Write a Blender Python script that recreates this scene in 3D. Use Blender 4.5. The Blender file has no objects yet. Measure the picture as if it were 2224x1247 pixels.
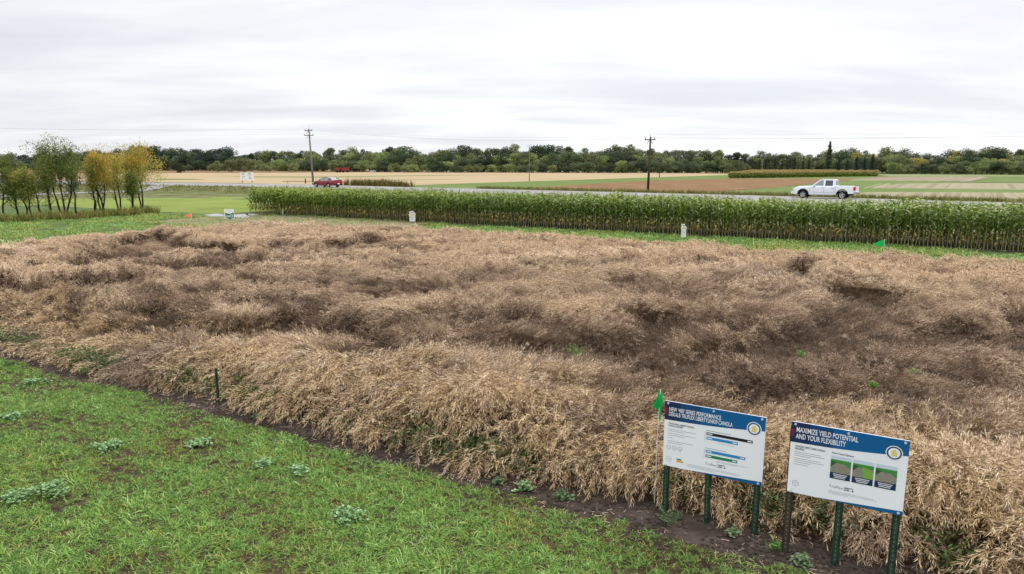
import bpy, math, random
import numpy as np
from mathutils import Vector, Matrix
random.seed(7); RS = np.random.RandomState(11)
SC = bpy.context.scene; COL = SC.collection
R = math.radians

# ------------------------------------------------------------------ camera, sky, sun, exposure
F = 1500.0; CH = 4.2; PITCH = math.atan((623.5 - 358) / F)
cam = bpy.data.cameras.new("camera"); co = bpy.data.objects.new("camera", cam); COL.objects.link(co)
cam.sensor_width = 36; cam.lens = 36 * F / 2224; cam.clip_start = 0.1; cam.clip_end = 9000
co.location = (0, 0, CH); co.rotation_euler = (R(90) - PITCH, 0, 0); SC.camera = co

SUN_EL, SUN_AZ = 46, 48        # azimuth measured from +Y towards +X
world = bpy.data.worlds.new("World"); SC.world = world; world.use_nodes = True
nt = world.node_tree; nt.nodes.clear()
def N(t, k, **kw):
    n = t.nodes.new(k)
    for a, b in kw.items(): setattr(n, a, b)
    return n
def link(t, a, b): t.links.new(a, b)
def math_n(t, op, a, b=None, c=None):
    n = N(t, "ShaderNodeMath", operation=op)
    for i, v in enumerate((a, b, c)):
        if v is None: continue
        if isinstance(v, (int, float)): n.inputs[i].default_value = v
        else: link(t, v, n.inputs[i])
    return n.outputs[0]
def ramp(t, fac, stops, interp='LINEAR'):
    n = N(t, "ShaderNodeValToRGB"); cr = n.color_ramp; cr.interpolation = interp
    while len(cr.elements) < len(stops): cr.elements.new(0.5)
    for e, (p, c) in zip(cr.elements, stops): e.position = p; e.color = (*c, 1) if len(c) == 3 else c
    if fac is not None: link(t, fac, n.inputs[0])
    return n.outputs[0]
def mixc(t, fac, a, b, mode='MIX'):
    n = N(t, "ShaderNodeMix", data_type='RGBA', blend_type=mode)
    for s, v in ((n.inputs[0], fac), (n.inputs[6], a), (n.inputs[7], b)):
        if isinstance(v, (int, float)): s.default_value = v
        elif isinstance(v, tuple): s.default_value = (*v, 1) if len(v) == 3 else v
        else: link(t, v, s)
    return n.outputs[2]
sky = N(nt, "ShaderNodeTexSky", sky_type='NISHITA'); sky.sun_disc = False
sky.sun_elevation = R(SUN_EL); sky.sun_rotation = R(SUN_AZ)
tc = N(nt, "ShaderNodeTexCoord"); sep = N(nt, "ShaderNodeSeparateXYZ"); link(nt, tc.outputs['Generated'], sep.inputs[0])
zc = math_n(nt, 'MAXIMUM', sep.outputs[2], 0.0); den = math_n(nt, 'ADD', zc, 0.11)
cx = math_n(nt, 'DIVIDE', sep.outputs[0], den); cy = math_n(nt, 'DIVIDE', sep.outputs[1], den)
comb = N(nt, "ShaderNodeCombineXYZ"); link(nt, cx, comb.inputs[0]); link(nt, cy, comb.inputs[1])
def cloud(scale, det, off, sx=1.0):
    mp = N(nt, "ShaderNodeMapping"); link(nt, comb.outputs[0], mp.inputs[0]); mp.inputs['Location'].default_value = off
    mp.inputs['Scale'].default_value = (sx, 1, 1)
    n = N(nt, "ShaderNodeTexNoise"); n.inputs['Scale'].default_value = scale; n.inputs['Detail'].default_value = det
    n.inputs['Roughness'].default_value = 0.5; n.inputs['Distortion'].default_value = 0.3
    link(nt, mp.outputs[0], n.inputs[0]); return n.outputs[0]
c1 = cloud(0.55, 4, (3.1, 1.7, 0), 0.62); c2 = cloud(1.7, 5, (8, 4, 0), 0.45)
cc = math_n(nt, 'ADD', math_n(nt, 'MULTIPLY', c1, 0.55), math_n(nt, 'MULTIPLY', c2, 0.45))
ccol = ramp(nt, cc, [(0.36, (0.75, 0.775, 0.82)), (0.46, (0.835, 0.855, 0.895)), (0.54, (0.93, 0.94, 0.96)), (0.66, (1.03, 1.03, 1.03))])
gain = N(nt, "ShaderNodeMapRange"); link(nt, zc, gain.inputs[0]); gain.inputs[1].default_value = 0.22; gain.inputs[2].default_value = 0.95
gain.inputs[3].default_value = 1.0; gain.inputs[4].default_value = 2.3
east = math_n(nt, 'MULTIPLY_ADD', sep.outputs[0], 0.10, 0.985)
g2 = math_n(nt, 'MULTIPLY', gain.outputs[0], east)
gcol = N(nt, "ShaderNodeVectorMath", operation='SCALE'); link(nt, ccol, gcol.inputs[0]); link(nt, g2, gcol.inputs[3])
b1 = N(nt, "ShaderNodeBackground"); link(nt, gcol.outputs[0], b1.inputs[0]); b1.inputs[1].default_value = 1.0
b2 = N(nt, "ShaderNodeBackground"); link(nt, sky.outputs[0], b2.inputs[0]); b2.inputs[1].default_value = 0.08
mx = N(nt, "ShaderNodeMixShader"); mx.inputs[0].default_value = 0.06; link(nt, b1.outputs[0], mx.inputs[1]); link(nt, b2.outputs[0], mx.inputs[2])
wo = N(nt, "ShaderNodeOutputWorld"); link(nt, mx.outputs[0], wo.inputs[0])
sl = bpy.data.lights.new("sun", 'SUN'); sl.energy = 1.7; sl.angle = R(14); sl.color = (1, .965, .91)
so = bpy.data.objects.new("sun", sl); COL.objects.link(so)
sd = Vector((math.sin(R(SUN_AZ)) * math.cos(R(SUN_EL)), math.cos(R(SUN_AZ)) * math.cos(R(SUN_EL)), math.sin(R(SUN_EL))))
so.rotation_euler = sd.to_track_quat('Z', 'Y').to_euler()
SC.view_settings.view_transform = 'Standard'; SC.view_settings.look = 'None'; SC.view_settings.exposure = 0.16; SC.view_settings.gamma = 1
SC.cycles.max_bounces = 5; SC.cycles.diffuse_bounces = 3; SC.cycles.transparent_max_bounces = 4

# ------------------------------------------------------------------ helpers
TH = R(29.7); U = np.array([math.cos(TH), -math.sin(TH)]); V = np.array([math.sin(TH), math.cos(TH)])
def uv(u, v): return (U[0] * u + V[0] * v, U[1] * u + V[1] * v)
def touv(x, y): return x * U[0] + y * U[1], x * V[0] + y * V[1]
def at(px, py, z=0.0):
    dx = (px - 1112) / F; v = (py - 623.5) / F
    dy = math.cos(PITCH) - v * math.sin(PITCH); dz = -math.sin(PITCH) - v * math.cos(PITCH)
    t = (z - CH) / dz; return np.array([dx * t, dy * t, z])
def zat(py, y):
    v = (py - 623.5) / F
    return CH + y * (-math.sin(PITCH) - v * math.cos(PITCH)) / (math.cos(PITCH) - v * math.sin(PITCH))
def lin(r, g, b):
    f = lambda c: (c / 255 / 12.92) if c / 255 <= .04045 else ((c / 255 + .055) / 1.055) ** 2.4
    return (f(r), f(g), f(b))
def lg(r, g, b, k=.62, sat=.88):
    c = lin(r, g, b); m = sum(c) / 3; return tuple((m + (x - m) * sat) * k for x in c)
def _h(ix, iy, s): 
    n = (ix.astype(np.int64) * 374761393 + iy.astype(np.int64) * 668265263 + s * 69069) & 0xffffffff
    n = ((n ^ (n >> 13)) * 1274126177) & 0xffffffff
    return ((n ^ (n >> 16)) & 0xffffff) / float(0xffffff)
def vnoise(x, y, s=0):
    x = np.asarray(x, float); y = np.asarray(y, float)
    ix = np.floor(x); iy = np.floor(y); fx = x - ix; fy = y - iy
    fx = fx * fx * (3 - 2 * fx); fy = fy * fy * (3 - 2 * fy)
    a = _h(ix, iy, s); b = _h(ix + 1, iy, s); c = _h(ix, iy + 1, s); d = _h(ix + 1, iy + 1, s)
    return (a * (1 - fx) + b * fx) * (1 - fy) + (c * (1 - fx) + d * fx) * fy
def fbm(x, y, s=0, o=3):
    t = 0; a = .5; w = 0
    for k in range(o): t = t + a * vnoise(x * 2 ** k, y * 2 ** k, s + k * 17); w += a; a *= .5
    return t / w
def smooth(a, b, x): t = np.clip((x - a) / (b - a), 0, 1); return t * t * (3 - 2 * t)

def mat(name, col, rough=.8, spec=.3, var=None, scale=3.0, rnd=None, metal=0.0, inst=None, objr=None, bump=0.0, coords='Object', stretch=(1, 1, 1), det=6, trans=0.0, coat=0.0):
    """col base colour; var=(colour, colour) ramp by noise; rnd: ramp by face attribute 'rnd'; inst: multiply ramp by instance 'tint'"""
    m = bpy.data.materials.new(name); m.use_nodes = True; t = m.node_tree; b = t.nodes['Principled BSDF']
    b.inputs['Roughness'].default_value = rough; b.inputs['Specular IOR Level'].default_value = spec; b.inputs['Metallic'].default_value = metal
    b.inputs['Coat Weight'].default_value = coat
    out = None
    if var:
        tcn = N(t, "ShaderNodeTexCoord"); mp = N(t, "ShaderNodeMapping"); mp.inputs['Scale'].default_value = stretch
        link(t, tcn.outputs[coords], mp.inputs[0])
        n = N(t, "ShaderNodeTexNoise"); n.inputs['Scale'].default_value = scale; n.inputs['Detail'].default_value = det; n.inputs['Roughness'].default_value = .62
        link(t, mp.outputs[0], n.inputs[0]); k = len(var)
        out = ramp(t, n.outputs[0], [(.3 + .4 * i / (k - 1), c) for i, c in enumerate(var)])
        if bump:
            bn = N(t, "ShaderNodeBump"); bn.inputs['Strength'].default_value = bump; bn.inputs['Distance'].default_value = .05
            link(t, n.outputs[0], bn.inputs['Height']); link(t, bn.outputs[0], b.inputs['Normal'])
    if rnd:
        a = N(t, "ShaderNodeAttribute", attribute_name='rnd'); k = len(rnd)
        out = ramp(t, a.outputs['Fac'], [(i / (k - 1), c) for i, c in enumerate(rnd)])
    if inst:
        a = N(t, "ShaderNodeAttribute", attribute_name='tint', attribute_type='INSTANCER'); k = len(inst)
        o2 = ramp(t, a.outputs['Fac'], [(i / (k - 1), c) for i, c in enumerate(inst)])
        out = mixc(t, 1.0, out, o2, 'MULTIPLY') if out is not None else o2
    if objr:
        oi = N(t, "ShaderNodeObjectInfo")
        out = mixc(t, 1.0, out, oi.outputs['Color'], 'MULTIPLY') if out is not None else oi.outputs['Color']
    if out is not None: link(t, out, b.inputs['Base Color'])
    else: b.inputs['Base Color'].default_value = (*col, 1)
    if trans:
        tr = N(t, "ShaderNodeBsdfTranslucent"); ms = N(t, "ShaderNodeMixShader"); ms.inputs[0].default_value = trans
        if out is not None: link(t, out, tr.inputs[0])
        else: tr.inputs[0].default_value = (*col, 1)
        link(t, b.outputs[0], ms.inputs[1]); link(t, tr.outputs[0], ms.inputs[2]); link(t, ms.outputs[0], t.nodes['Material Output'].inputs[0])
    return m

class MB:
    def __init__(s): s.v = []; s.f = []; s.m = []; s.r = []
    def add(s, vs, fs, mi=0, r=None):
        o = len(s.v); s.v += [tuple(map(float, p)) for p in vs]
        for f in fs: s.f.append(tuple(o + i for i in f)); s.m.append(mi); s.r.append(random.random() if r is None else r)
    def box(s, c, d, mi=0, rz=0.0, r=None, M=None):
        vs = []
        for k in range(8):
            p = Vector(((k & 1) - .5, ((k >> 1) & 1) - .5, (k >> 2) - .5)); p = Vector((p.x * d[0], p.y * d[1], p.z * d[2]))
            if rz: p = Matrix.Rotation(rz, 3, 'Z') @ p
            if M: p = M @ p
            vs.append(p + Vector(c))
        s.add(vs, [(0, 2, 3, 1), (4, 5, 7, 6), (0, 1, 5, 4), (2, 6, 7, 3), (0, 4, 6, 2), (1, 3, 7, 5)], mi, r)
    def tube(s, pts, rad, n=6, mi=0, r=None, cap=True):
        pts = [Vector(p) for p in pts]; rings = []
        if not hasattr(rad, '__len__'): rad = [rad] * len(pts)
        vs = []
        for i, p in enumerate(pts):
            d = (pts[min(i + 1, len(pts) - 1)] - pts[max(i - 1, 0)]).normalized()
            a = d.cross(Vector((0.13, .31, 1)) if abs(d.z) < .95 else Vector((1, 0, 0))).normalized(); b = d.cross(a)
            for k in range(n):
                an = 2 * math.pi * k / n; vs.append(p + (a * math.cos(an) + b * math.sin(an)) * rad[i])
        fs = [(i * n + k, i * n + (k + 1) % n, (i + 1) * n + (k + 1) % n, (i + 1) * n + k) for i in range(len(pts) - 1) for k in range(n)]
        if cap: fs += [tuple(range(n))[::-1], tuple((len(pts) - 1) * n + k for k in range(n))]
        s.add(vs, fs, mi, r)
    def quads(s, Q, mi=0, rr=None):
        """Q: (n,4,3) array"""
        o = len(s.v); s.v += [tuple(p) for p in Q.reshape(-1, 3).tolist()]
        n = len(Q); s.f += [(o + 4 * i, o + 4 * i + 1, o + 4 * i + 2, o + 4 * i + 3) for i in range(n)]
        s.m += [mi] * n; s.r += (list(rr) if rr is not None else RS.rand(n).tolist())
    def mesh(s, name, mats, smooth_=False):
        me = bpy.data.meshes.new(name); me.from_pydata(s.v, [], s.f)
        for m in (mats if isinstance(mats, (list, tuple)) else [mats]): me.materials.append(m)
        me.polygons.foreach_set('material_index', s.m)
        at_ = me.attributes.new('rnd', 'FLOAT', 'FACE'); at_.data.foreach_set('value', s.r)
        if smooth_: me.polygons.foreach_set('use_smooth', [True] * len(s.f))
        me.update(); return me
    def build(s, name, mats, parent=None, smooth_=False, loc=None):
        o = bpy.data.objects.new(name, s.mesh(name, mats, smooth_)); COL.objects.link(o)
        if parent: o.parent = parent
        if loc is not None: o.location = loc
        return o
def empty(name, loc=(0, 0, 0), rz=0.0):
    o = bpy.data.objects.new(name, None); o.location = loc; o.rotation_euler = (0, 0, rz); o.empty_display_size = .3; COL.objects.link(o); return o
def tag(o, label=None, cat=None, group=None, kind=None):
    if label: o['label'] = label
    if cat: o['category'] = cat
    if group: o['group'] = group
    if kind: o['kind'] = kind
    return o

# ------------------------------------------------------------------ ground
ROADZ = .8
road_far = np.array([at(x, y, ROADZ)[:2] for x, y in ((-700, 383), (-300, 387), (0, 391), (200, 394), (360, 397), (520, 399), (673, 401.5), (900, 407), (1150, 413), (1400, 419), (1600, 424), (1795, 429), (2000, 435), (2224, 441), (2600, 452), (3100, 468))])
def sub_poly(P, n=8):
    out = []
    for i in range(len(P) - 1):
        p0 = P[max(i - 1, 0)]; p1 = P[i]; p2 = P[i + 1]; p3 = P[min(i + 2, len(P) - 1)]
        for k in range(n):
            t = k / n; out.append(.5 * ((2 * p1) + (-p0 + p2) * t + (2 * p0 - 5 * p1 + 4 * p2 - p3) * t * t + (-p0 + 3 * p1 - 3 * p2 + p3) * t ** 3))
    out.append(P[-1]); return np.array(out)
RF = sub_poly(road_far, 6)
T = np.gradient(RF, axis=0); T /= np.linalg.norm(T, axis=1)[:, None]; NN = np.stack([T[:, 1], -T[:, 0]], 1)   # towards the camera
RW = 12.5
RC = RF + NN * RW / 2
def road_dist(x, y):
    x = np.asarray(x, float); y = np.asarray(y, float); sh = x.shape; P = np.stack([x.ravel(), y.ravel()], 1)
    best = np.full(len(P), 1e9)
    for i in range(len(RC) - 1):
        a = RC[i]; d = RC[i + 1] - a; L = d @ d
        t = np.clip(((P - a) @ d) / L, 0, 1); q = a + t[:, None] * d; dd = np.linalg.norm(P - q, axis=1); best = np.minimum(best, dd)
    return best.reshape(sh)
def gz(x, y):
    x = np.asarray(x, float); y = np.asarray(y, float)
    d = road_dist(x, y)
    z = ROADZ * (1 - smooth(RW / 2 + 1.0, RW / 2 + 7.5, d))
    u, v = touv(x, y)
    rough = smooth(46, 50, v) * (1 - smooth(300, 400, y)) * smooth(RW / 2 + .5, RW / 2 + 3, d) * (1 - smooth(20, 28, d))
    z = z + rough * .10 * (fbm(x * .5, y * .5, 5) - .5)
    # low soil bank on the lawn near the road
    c = at(385, 420, 0); z = z + .55 * np.exp(-(((x - c[0]) / 5) ** 2 + ((y - c[1]) / 3.0) ** 2)) * fbm(x * 1.3, y * 1.3, 3) * 1.4
    return z
def axis(a, b, fine0, fine1, step, coarse):
    xs = list(np.arange(fine0, fine1 + .01, step)); s = step; x = fine1
    while x < b: s *= coarse; x += s; xs.append(x)
    s = step; x = fine0; pre = []
    while x > a: s *= coarse; x -= s; pre.append(x)
    return np.array(pre[::-1] + xs)
gx = axis(-5000, 5000, -130, 110, 1.5, 1.25); gy = axis(-300, 7000, -6, 170, 1.5, 1.25)
X, Y = np.meshgrid(gx, gy); Z = gz(X, Y)
def grid_obj(name, X, Y, Z, m, smooth_=True):
    ny, nx = X.shape; vs = np.stack([X, Y, Z], -1).reshape(-1, 3).tolist()
    I = np.arange(ny * nx).reshape(ny, nx); q = np.stack([I[:-1, :-1], I[:-1, 1:], I[1:, 1:], I[1:, :-1]], -1).reshape(-1, 4).tolist()
    me = bpy.data.meshes.new(name); me.from_pydata(vs, [], q); me.materials.append(m)
    me.polygons.foreach_set('use_smooth', [smooth_] * len(q))
    o = bpy.data.objects.new(name, me); COL.objects.link(o); return o
m_ground = mat('rough grass ground', None, .95, .1, var=[lg(84, 98, 48), lg(112, 120, 66), lg(134, 134, 84), lg(150, 140, 98)], scale=.35, bump=.5, det=9)
tag(grid_obj('ground', X, Y, Z, m_ground), kind='structure')

def sheet(name, poly, m, lift=.004, step=None, jag=0.0, jscale=1.0, seed=0):
    """flat patch on the ground, drapes over it; outline is subdivided and roughened"""
    P = [np.array(p[:2], float) for p in poly]; out = []
    for i in range(len(P)):
        a = P[i]; b = P[(i + 1) % len(P)]; L = np.linalg.norm(b - a); n = max(1, int(L / (step or max(.4, L / 40))))
        nrm = np.array([b[1] - a[1], a[0] - b[0]]) / max(L, 1e-6)
        for k in range(n):
            p = a + (b - a) * k / n; j = (fbm(p[0] * jscale, p[1] * jscale, seed, 4) - .5) * 2 * jag
            out.append(p + nrm * j)
    bmv = [(p[0], p[1], 0) for p in out]
    import bmesh
    bm = bmesh.new(); vs = [bm.verts.new(p) for p in bmv]; bm.faces.new(vs); bmesh.ops.triangulate(bm, faces=bm.faces[:])
    if bm.faces[:] and sum(f.normal.z for f in bm.faces) < 0: bmesh.ops.reverse_faces(bm, faces=bm.faces[:])
    for v in bm.verts: v.co.z = lift
    me = bpy.data.meshes.new(name); bm.to_mesh(me); bm.free(); me.materials.append(m)
    o = bpy.data.objects.new(name, me); COL.objects.link(o); tag(o, kind='structure'); return o
def pxp(*pts): return [at(x, y, 0) for x, y in pts]

# road ribbon
m_road = mat('road', None, .9, .25, var=[lg(150, 148, 146), lg(172, 169, 168), lg(186, 183, 180)], scale=.4, stretch=(1, 1, 1), bump=.1)
mb = MB(); k = len(RF)
offs = [-.6, 1.2, 6.2, 11.2, 13.0]
vs = [];
for i in range(k):
    for j, o_ in enumerate(offs): p = RF[i] + NN[i] * o_; vs.append((p[0], p[1], ROADZ + .012 + (.05 if 0 < j < 4 else -.05) + (.05 if j == 2 else 0)))
mb.add(vs, [(i * 5 + j, i * 5 + j + 1, (i + 1) * 5 + j + 1, (i + 1) * 5 + j) for i in range(k - 1) for j in range(4)])
tag(mb.build('road', m_road), kind='structure')
# side lane at the tree gap
m_lane = mat('gravel lane', None, .95, .1, var=[lg(165, 162, 160), lg(190, 186, 182)], scale=1.2)
lane = [at(x, y, 0)[:2] for x, y in ((-250, 440), (0, 428), (90, 422), (180, 419.5), (280, 416.5), (360, 414))]
lane = sub_poly(np.array(lane), 4); Tl = np.gradient(lane, axis=0); Tl /= np.linalg.norm(Tl, axis=1)[:, None]; Nl = np.stack([Tl[:, 1], -Tl[:, 0]], 1)
mb = MB(); vs = []
for i in range(len(lane)):
    for o_ in (-2.0, 2.0):
        p = lane[i] + Nl[i] * o_; vs.append((p[0], p[1], float(gz(p[0], p[1])) + .05))
mb.add(vs, [(2 * i, 2 * i + 1, 2 * i + 3, 2 * i + 2) for i in range(len(lane) - 1)])
tag(mb.build('path', m_lane), kind='structure')

# ---- near plots (plot axes u, v)
m_soil = mat('dark soil', None, .95, .15, var=[lg(58, 47, 40), lg(86, 73, 64), lg(116, 101, 90)], scale=2.2, bump=.8, det=10)
m_turf = mat('turf', None, .95, .1, var=[lg(44, 36, 28), lg(72, 58, 42), lg(104, 84, 60), lg(80, 90, 46)], scale=9, bump=.9, det=10)
m_lawn = mat('mown lawn', None, .95, .1, var=[lg(124, 144, 54), lg(146, 164, 64), lg(158, 172, 84)], scale=.16, det=9, bump=.3)
m_strip = mat('strip turf', None, .95, .1, var=[lg(84, 80, 50), lg(100, 122, 60), lg(122, 146, 78)], scale=.9, det=9, bump=.6)
sheet('lawn', [uv(-75, 38.5), uv(-52.5, 38.7), uv(-51.5, 44), uv(-51.5, 52), at(560, 428)[:2], at(420, 428)[:2], at(300, 430)[:2], at(120, 432)[:2], at(-200, 440)[:2]], m_lawn, .004, jag=.8, jscale=.3, seed=3)
sheet('grass', [uv(-80, 28), uv(50, 28), uv(50, 42.5), uv(-49, 42.5), uv(-49, 39), uv(-80, 39)], m_strip, .008, jag=.3, seed=4)
sheet('grass', [uv(-90, -20), uv(-35.2, -20), uv(-35.2, 36), uv(-90, 36)], m_strip, .012, jag=.3, seed=6)
sheet('soil', [uv(-35.5, 6.4), uv(30, 6.4), uv(30, 30), uv(-35.5, 30)], m_soil, .016, jag=.1, seed=9)
sheet('grass', [uv(-45, -12), uv(30, -12), uv(30, 7.18), uv(-45, 7.18)], m_turf, .020, step=.15, jag=.28, jscale=1.3, seed=2)
sheet('soil', [uv(-49.5, 40.9), uv(50, 40.9), uv(50, 47.5), uv(-49.5, 47.5)], m_soil, .016, jag=.2, seed=12)

# ---- far plots
def field_mat(name, cols, scale=.02, stretch=(1, 1, 1), bump=.0): return mat(name, None, .95, .05, var=[lg(*c) for c in cols], scale=scale, stretch=stretch, det=10, bump=bump)
m_stub = field_mat('stubble', [(190, 164, 122), (206, 180, 138), (216, 190, 150)], .03, (1, 5, 1))
m_brown = field_mat('brown stubble', [(140, 108, 80), (160, 126, 94), (176, 146, 112)], .05, (1, 4, 1))
m_alf = field_mat('alfalfa', [(112, 132, 66), (124, 146, 74), (140, 156, 88)], .06, (1, 4, 1))
m_dull = field_mat('dull green strip', [(140, 148, 92), (158, 160, 106)], .05, (1, 4, 1))
m_soy = field_mat('ripe beans', [(118, 84, 54), (150, 112, 74), (160, 124, 84), (190, 164, 108)], .14, (1, 3, 1))
m_pale = field_mat('pale plot', [(166, 156, 118), (180, 168, 132), (188, 176, 144)], .2, (1, 2, 1))
m_dk = field_mat('dark plot', [(158, 144, 114), (170, 156, 126)], .2, (1, 2, 1))
m_lt = field_mat('light row', [(180, 170, 134), (190, 178, 148)], .2)
sheet('field', pxp((-900, 374), (1900, 372.5), (1800, 395), (1200, 399), (900, 404), (690, 402), (520, 398), (300, 395), (-900, 388)), m_stub, .006, jag=.4, jscale=.05)
sheet('field', pxp((-900, 367.5), (850, 367.5), (1000, 370), (860, 374.2), (340, 376.2), (-900, 378)), m_brown, .012, jag=1.5, jscale=.03)
sheet('grass', pxp((470, 382.5), (690, 383.6), (900, 381.0), (1150, 379.0), (900, 382.6), (690, 386.2), (560, 385.4)), m_dull, .016)
sheet('grass', pxp((340, 388), (420, 388.8), (450, 390.5), (340, 391)), m_alf, .018)
sheet('grass', pxp((760, 392), (1000, 389), (1000, 389.8), (780, 393)), m_dull, .018)
sheet('grass', pxp((800, 405.5), (900, 402), (1150, 394), (1400, 386), (1600, 379.5), (1900, 376), (1900, 390), (1600, 390), (1400, 394), (1240, 404), (1100, 412), (900, 409)), m_alf, .014, jag=.3, jscale=.1)
sheet('field', pxp((1100, 412.5), (1180, 406.5), (1300, 398.5), (1420, 392), (1600, 388), (1900, 388), (1850, 393), (1760, 399), (1680, 408), (1560, 416), (1450, 419.5), (1250, 416)), m_soy, .020, jag=.8, jscale=.06)
sheet('field', pxp((1560, 418), (1690, 408), (1780, 399), (1850, 392), (1990, 391), (2100, 398), (2350, 402), (2350, 430), (2100, 431), (1900, 428), (1700, 424)), m_alf, .024, jag=.3, jscale=.1)
sheet('field', pxp((1840, 420), (1900, 417.5), (2100, 418), (2400, 421), (2400, 436), (2100, 430), (1850, 427)), m_pale, .028, jag=.2, jscale=.1)
sheet('field', pxp((1900, 405), (1960, 399), (2080, 397.8), (2400, 399), (2400, 414), (2100, 411), (1900, 409)), m_pale, .028, jag=.2, jscale=.1)
sheet('field', pxp((1840, 391), (1880, 387), (1930, 384), (2150, 383.5), (2110, 395), (2000, 393.5)), m_dk, .028, jag=.2, jscale=.1)
sheet('grass', pxp((1900, 378.5), (2400, 379.5), (2400, 384), (1930, 383.6)), field_mat('pale green', [(140, 158, 96), (168, 172, 122)], .1), .028)
sheet('field', pxp((2150, 384.4), (2400, 385), (2400, 397), (2115, 396)), m_alf, .032)
# drilled rows in the plots (thin lighter strips that run away from the viewer along the plots)
mbr = MB()
for i in range(16):
    _z = [0, 0, .034 + .0006 * i]
    a = at(1850 + i * 17 + random.uniform(-3, 3), 392.5 + i * .12); b = at(1990 + i * 10.5, 384.6)
    w = random.choice([.5, .9, 1.4]); n = np.array([1.0, .0, 0]) * w
    mbr.add([a - n + _z, a + n + _z, b + n + _z, b - n + _z], [(0, 1, 2, 3)], i % 2)
for i in range(26):
    _z = [0, 0, .036 + .0006 * i]
    x0 = 1870 + i * 19 + random.uniform(-5, 5); a = at(x0, 427 + (i * .14)); b = at(x0 - (x0 - 2160) * .10 - 4, 419)
    w = random.choice([.15, .25, .5]); n = np.array([1.0, .0, 0]) * w
    mbr.add([a - n + _z, a + n + _z, b + n + _z, b - n + _z], [(0, 1, 2, 3)], random.choice([0, 0, 1]))
    a = at(x0 + 10, 409.5 + i * .03); b = at(x0 + 10 - (x0 - 2130) * .14, 399.2)
    mbr.add([a - n + _z, a + n + _z, b + n + _z, b - n + _z], [(0, 1, 2, 3)], random.choice([0, 0, 1]))
tag(mbr.build('field', [m_lt, m_dk]), kind='structure')

# standing water in the wheel ruts by the far corner of the crop
m_water = mat('water', lin(110, 108, 102), .12, 1.0)
m_mud = mat('mud', None, .8, .3, var=[lin(84, 72, 54), lin(120, 108, 78), lin(110, 124, 72)], scale=1.2, det=8, bump=.6)
sheet('mud', [uv(-49, 30.2), uv(-36, 31), uv(-30, 31), uv(-30, 41), uv(-38, 41.5), uv(-50, 40)], m_mud, .022, jag=.7, jscale=.6)
for i, pts in enumerate([((503, 468), (530, 464.5), (552, 465), (556, 468.4), (545, 472.5), (515, 472)), ((512, 472.5), (540, 472), (534, 474), (515, 474)), ((443, 467.6), (470, 465.0), (490, 466), (489, 470.5), (452, 471)), ((404, 470), (428, 468.8), (430, 470.3), (409, 471.2)), ((556, 470), (566, 469.5), (563, 471.5))]):
    sheet('water', pxp(*pts), m_water, .030 + .001 * i, step=.3, jag=.9, jscale=1.1, seed=40 + i)

# ------------------------------------------------------------------ scatter (stuff only)
def scatter(name, pts, rots, scl, tint, vi, variants, base=None):
    col = bpy.data.collections.new(name + ' sources')
    for i, me in enumerate(variants):
        o = bpy.data.objects.new('%s source %02d' % (name, i), me); col.objects.link(o)
    me = bpy.data.meshes.new(name); me.from_pydata(np.asarray(pts).tolist(), [], [])
    a = me.attributes.new('rot', 'FLOAT_VECTOR', 'POINT'); a.data.foreach_set('vector', np.asarray(rots, float).ravel())
    a = me.attributes.new('scl', 'FLOAT', 'POINT'); a.data.foreach_set('value', np.asarray(scl, float))
    a = me.attributes.new('tint', 'FLOAT', 'POINT'); a.data.foreach_set('value', np.asarray(tint, float))
    a = me.attributes.new('vi', 'INT', 'POINT'); a.data.foreach_set('value', np.asarray(vi, int))
    ob = bpy.data.objects.new(name, me); COL.objects.link(ob)
    g = bpy.data.node_groups.new(name + ' scatter', 'GeometryNodeTree')
    g.interface.new_socket('Geometry', in_out='INPUT', socket_type='NodeSocketGeometry'); g.interface.new_socket('Geometry', in_out='OUTPUT', socket_type='NodeSocketGeometry')
    gi = g.nodes.new('NodeGroupInput'); go = g.nodes.new('NodeGroupOutput'); ip = g.nodes.new('GeometryNodeInstanceOnPoints'); ci = g.nodes.new('GeometryNodeCollectionInfo')
    ci.inputs['Collection'].default_value = col; ci.inputs['Separate Children'].default_value = True; ci.inputs['Reset Children'].default_value = True
    def na(nm, dt):
        n = g.nodes.new('GeometryNodeInputNamedAttribute'); n.data_type = dt; n.inputs['Name'].default_value = nm; return n.outputs['Attribute']
    L = g.links.new
    L(gi.outputs[0], ip.inputs['Points']); L(ci.outputs[0], ip.inputs['Instance']); ip.inputs['Pick Instance'].default_value = True
    L(na('vi', 'INT'), ip.inputs['Instance Index']); L(na('rot', 'FLOAT_VECTOR'), ip.inputs['Rotation']); L(na('scl', 'FLOAT'), ip.inputs['Scale'])
    if base is not None:
        bo = bpy.data.objects.new(name + ' base', base); col2 = bpy.data.collections.new(name + ' base'); col2.objects.link(bo)
        oi = g.nodes.new('GeometryNodeObjectInfo'); oi.inputs['Object'].default_value = bo; j = g.nodes.new('GeometryNodeJoinGeometry')
        L(oi.outputs['Geometry'], j.inputs[0]); L(ip.outputs[0], j.inputs[0]); L(j.outputs[0], go.inputs[0])
    else: L(ip.outputs[0], go.inputs[0])
    md = ob.modifiers.new('scatter', 'NODES'); md.node_group = g
    return ob
def in_view(P, z=0.5, margin=.08):
    x, y = P[:, 0], P[:, 1]; dy = np.maximum(y, .1)
    zc_ = dy * math.cos(PITCH) - (z - CH) * math.sin(PITCH)
    px = 1112 + F * x / zc_; vv = (-(z - CH) * math.cos(PITCH) - dy * math.sin(PITCH)) / zc_; py = 623.5 + F * vv
    m = margin * 2224
    return (y > 0) & (px > -m) & (px < 2224 + m) & (py < 1247 + m * 1.6)

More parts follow.
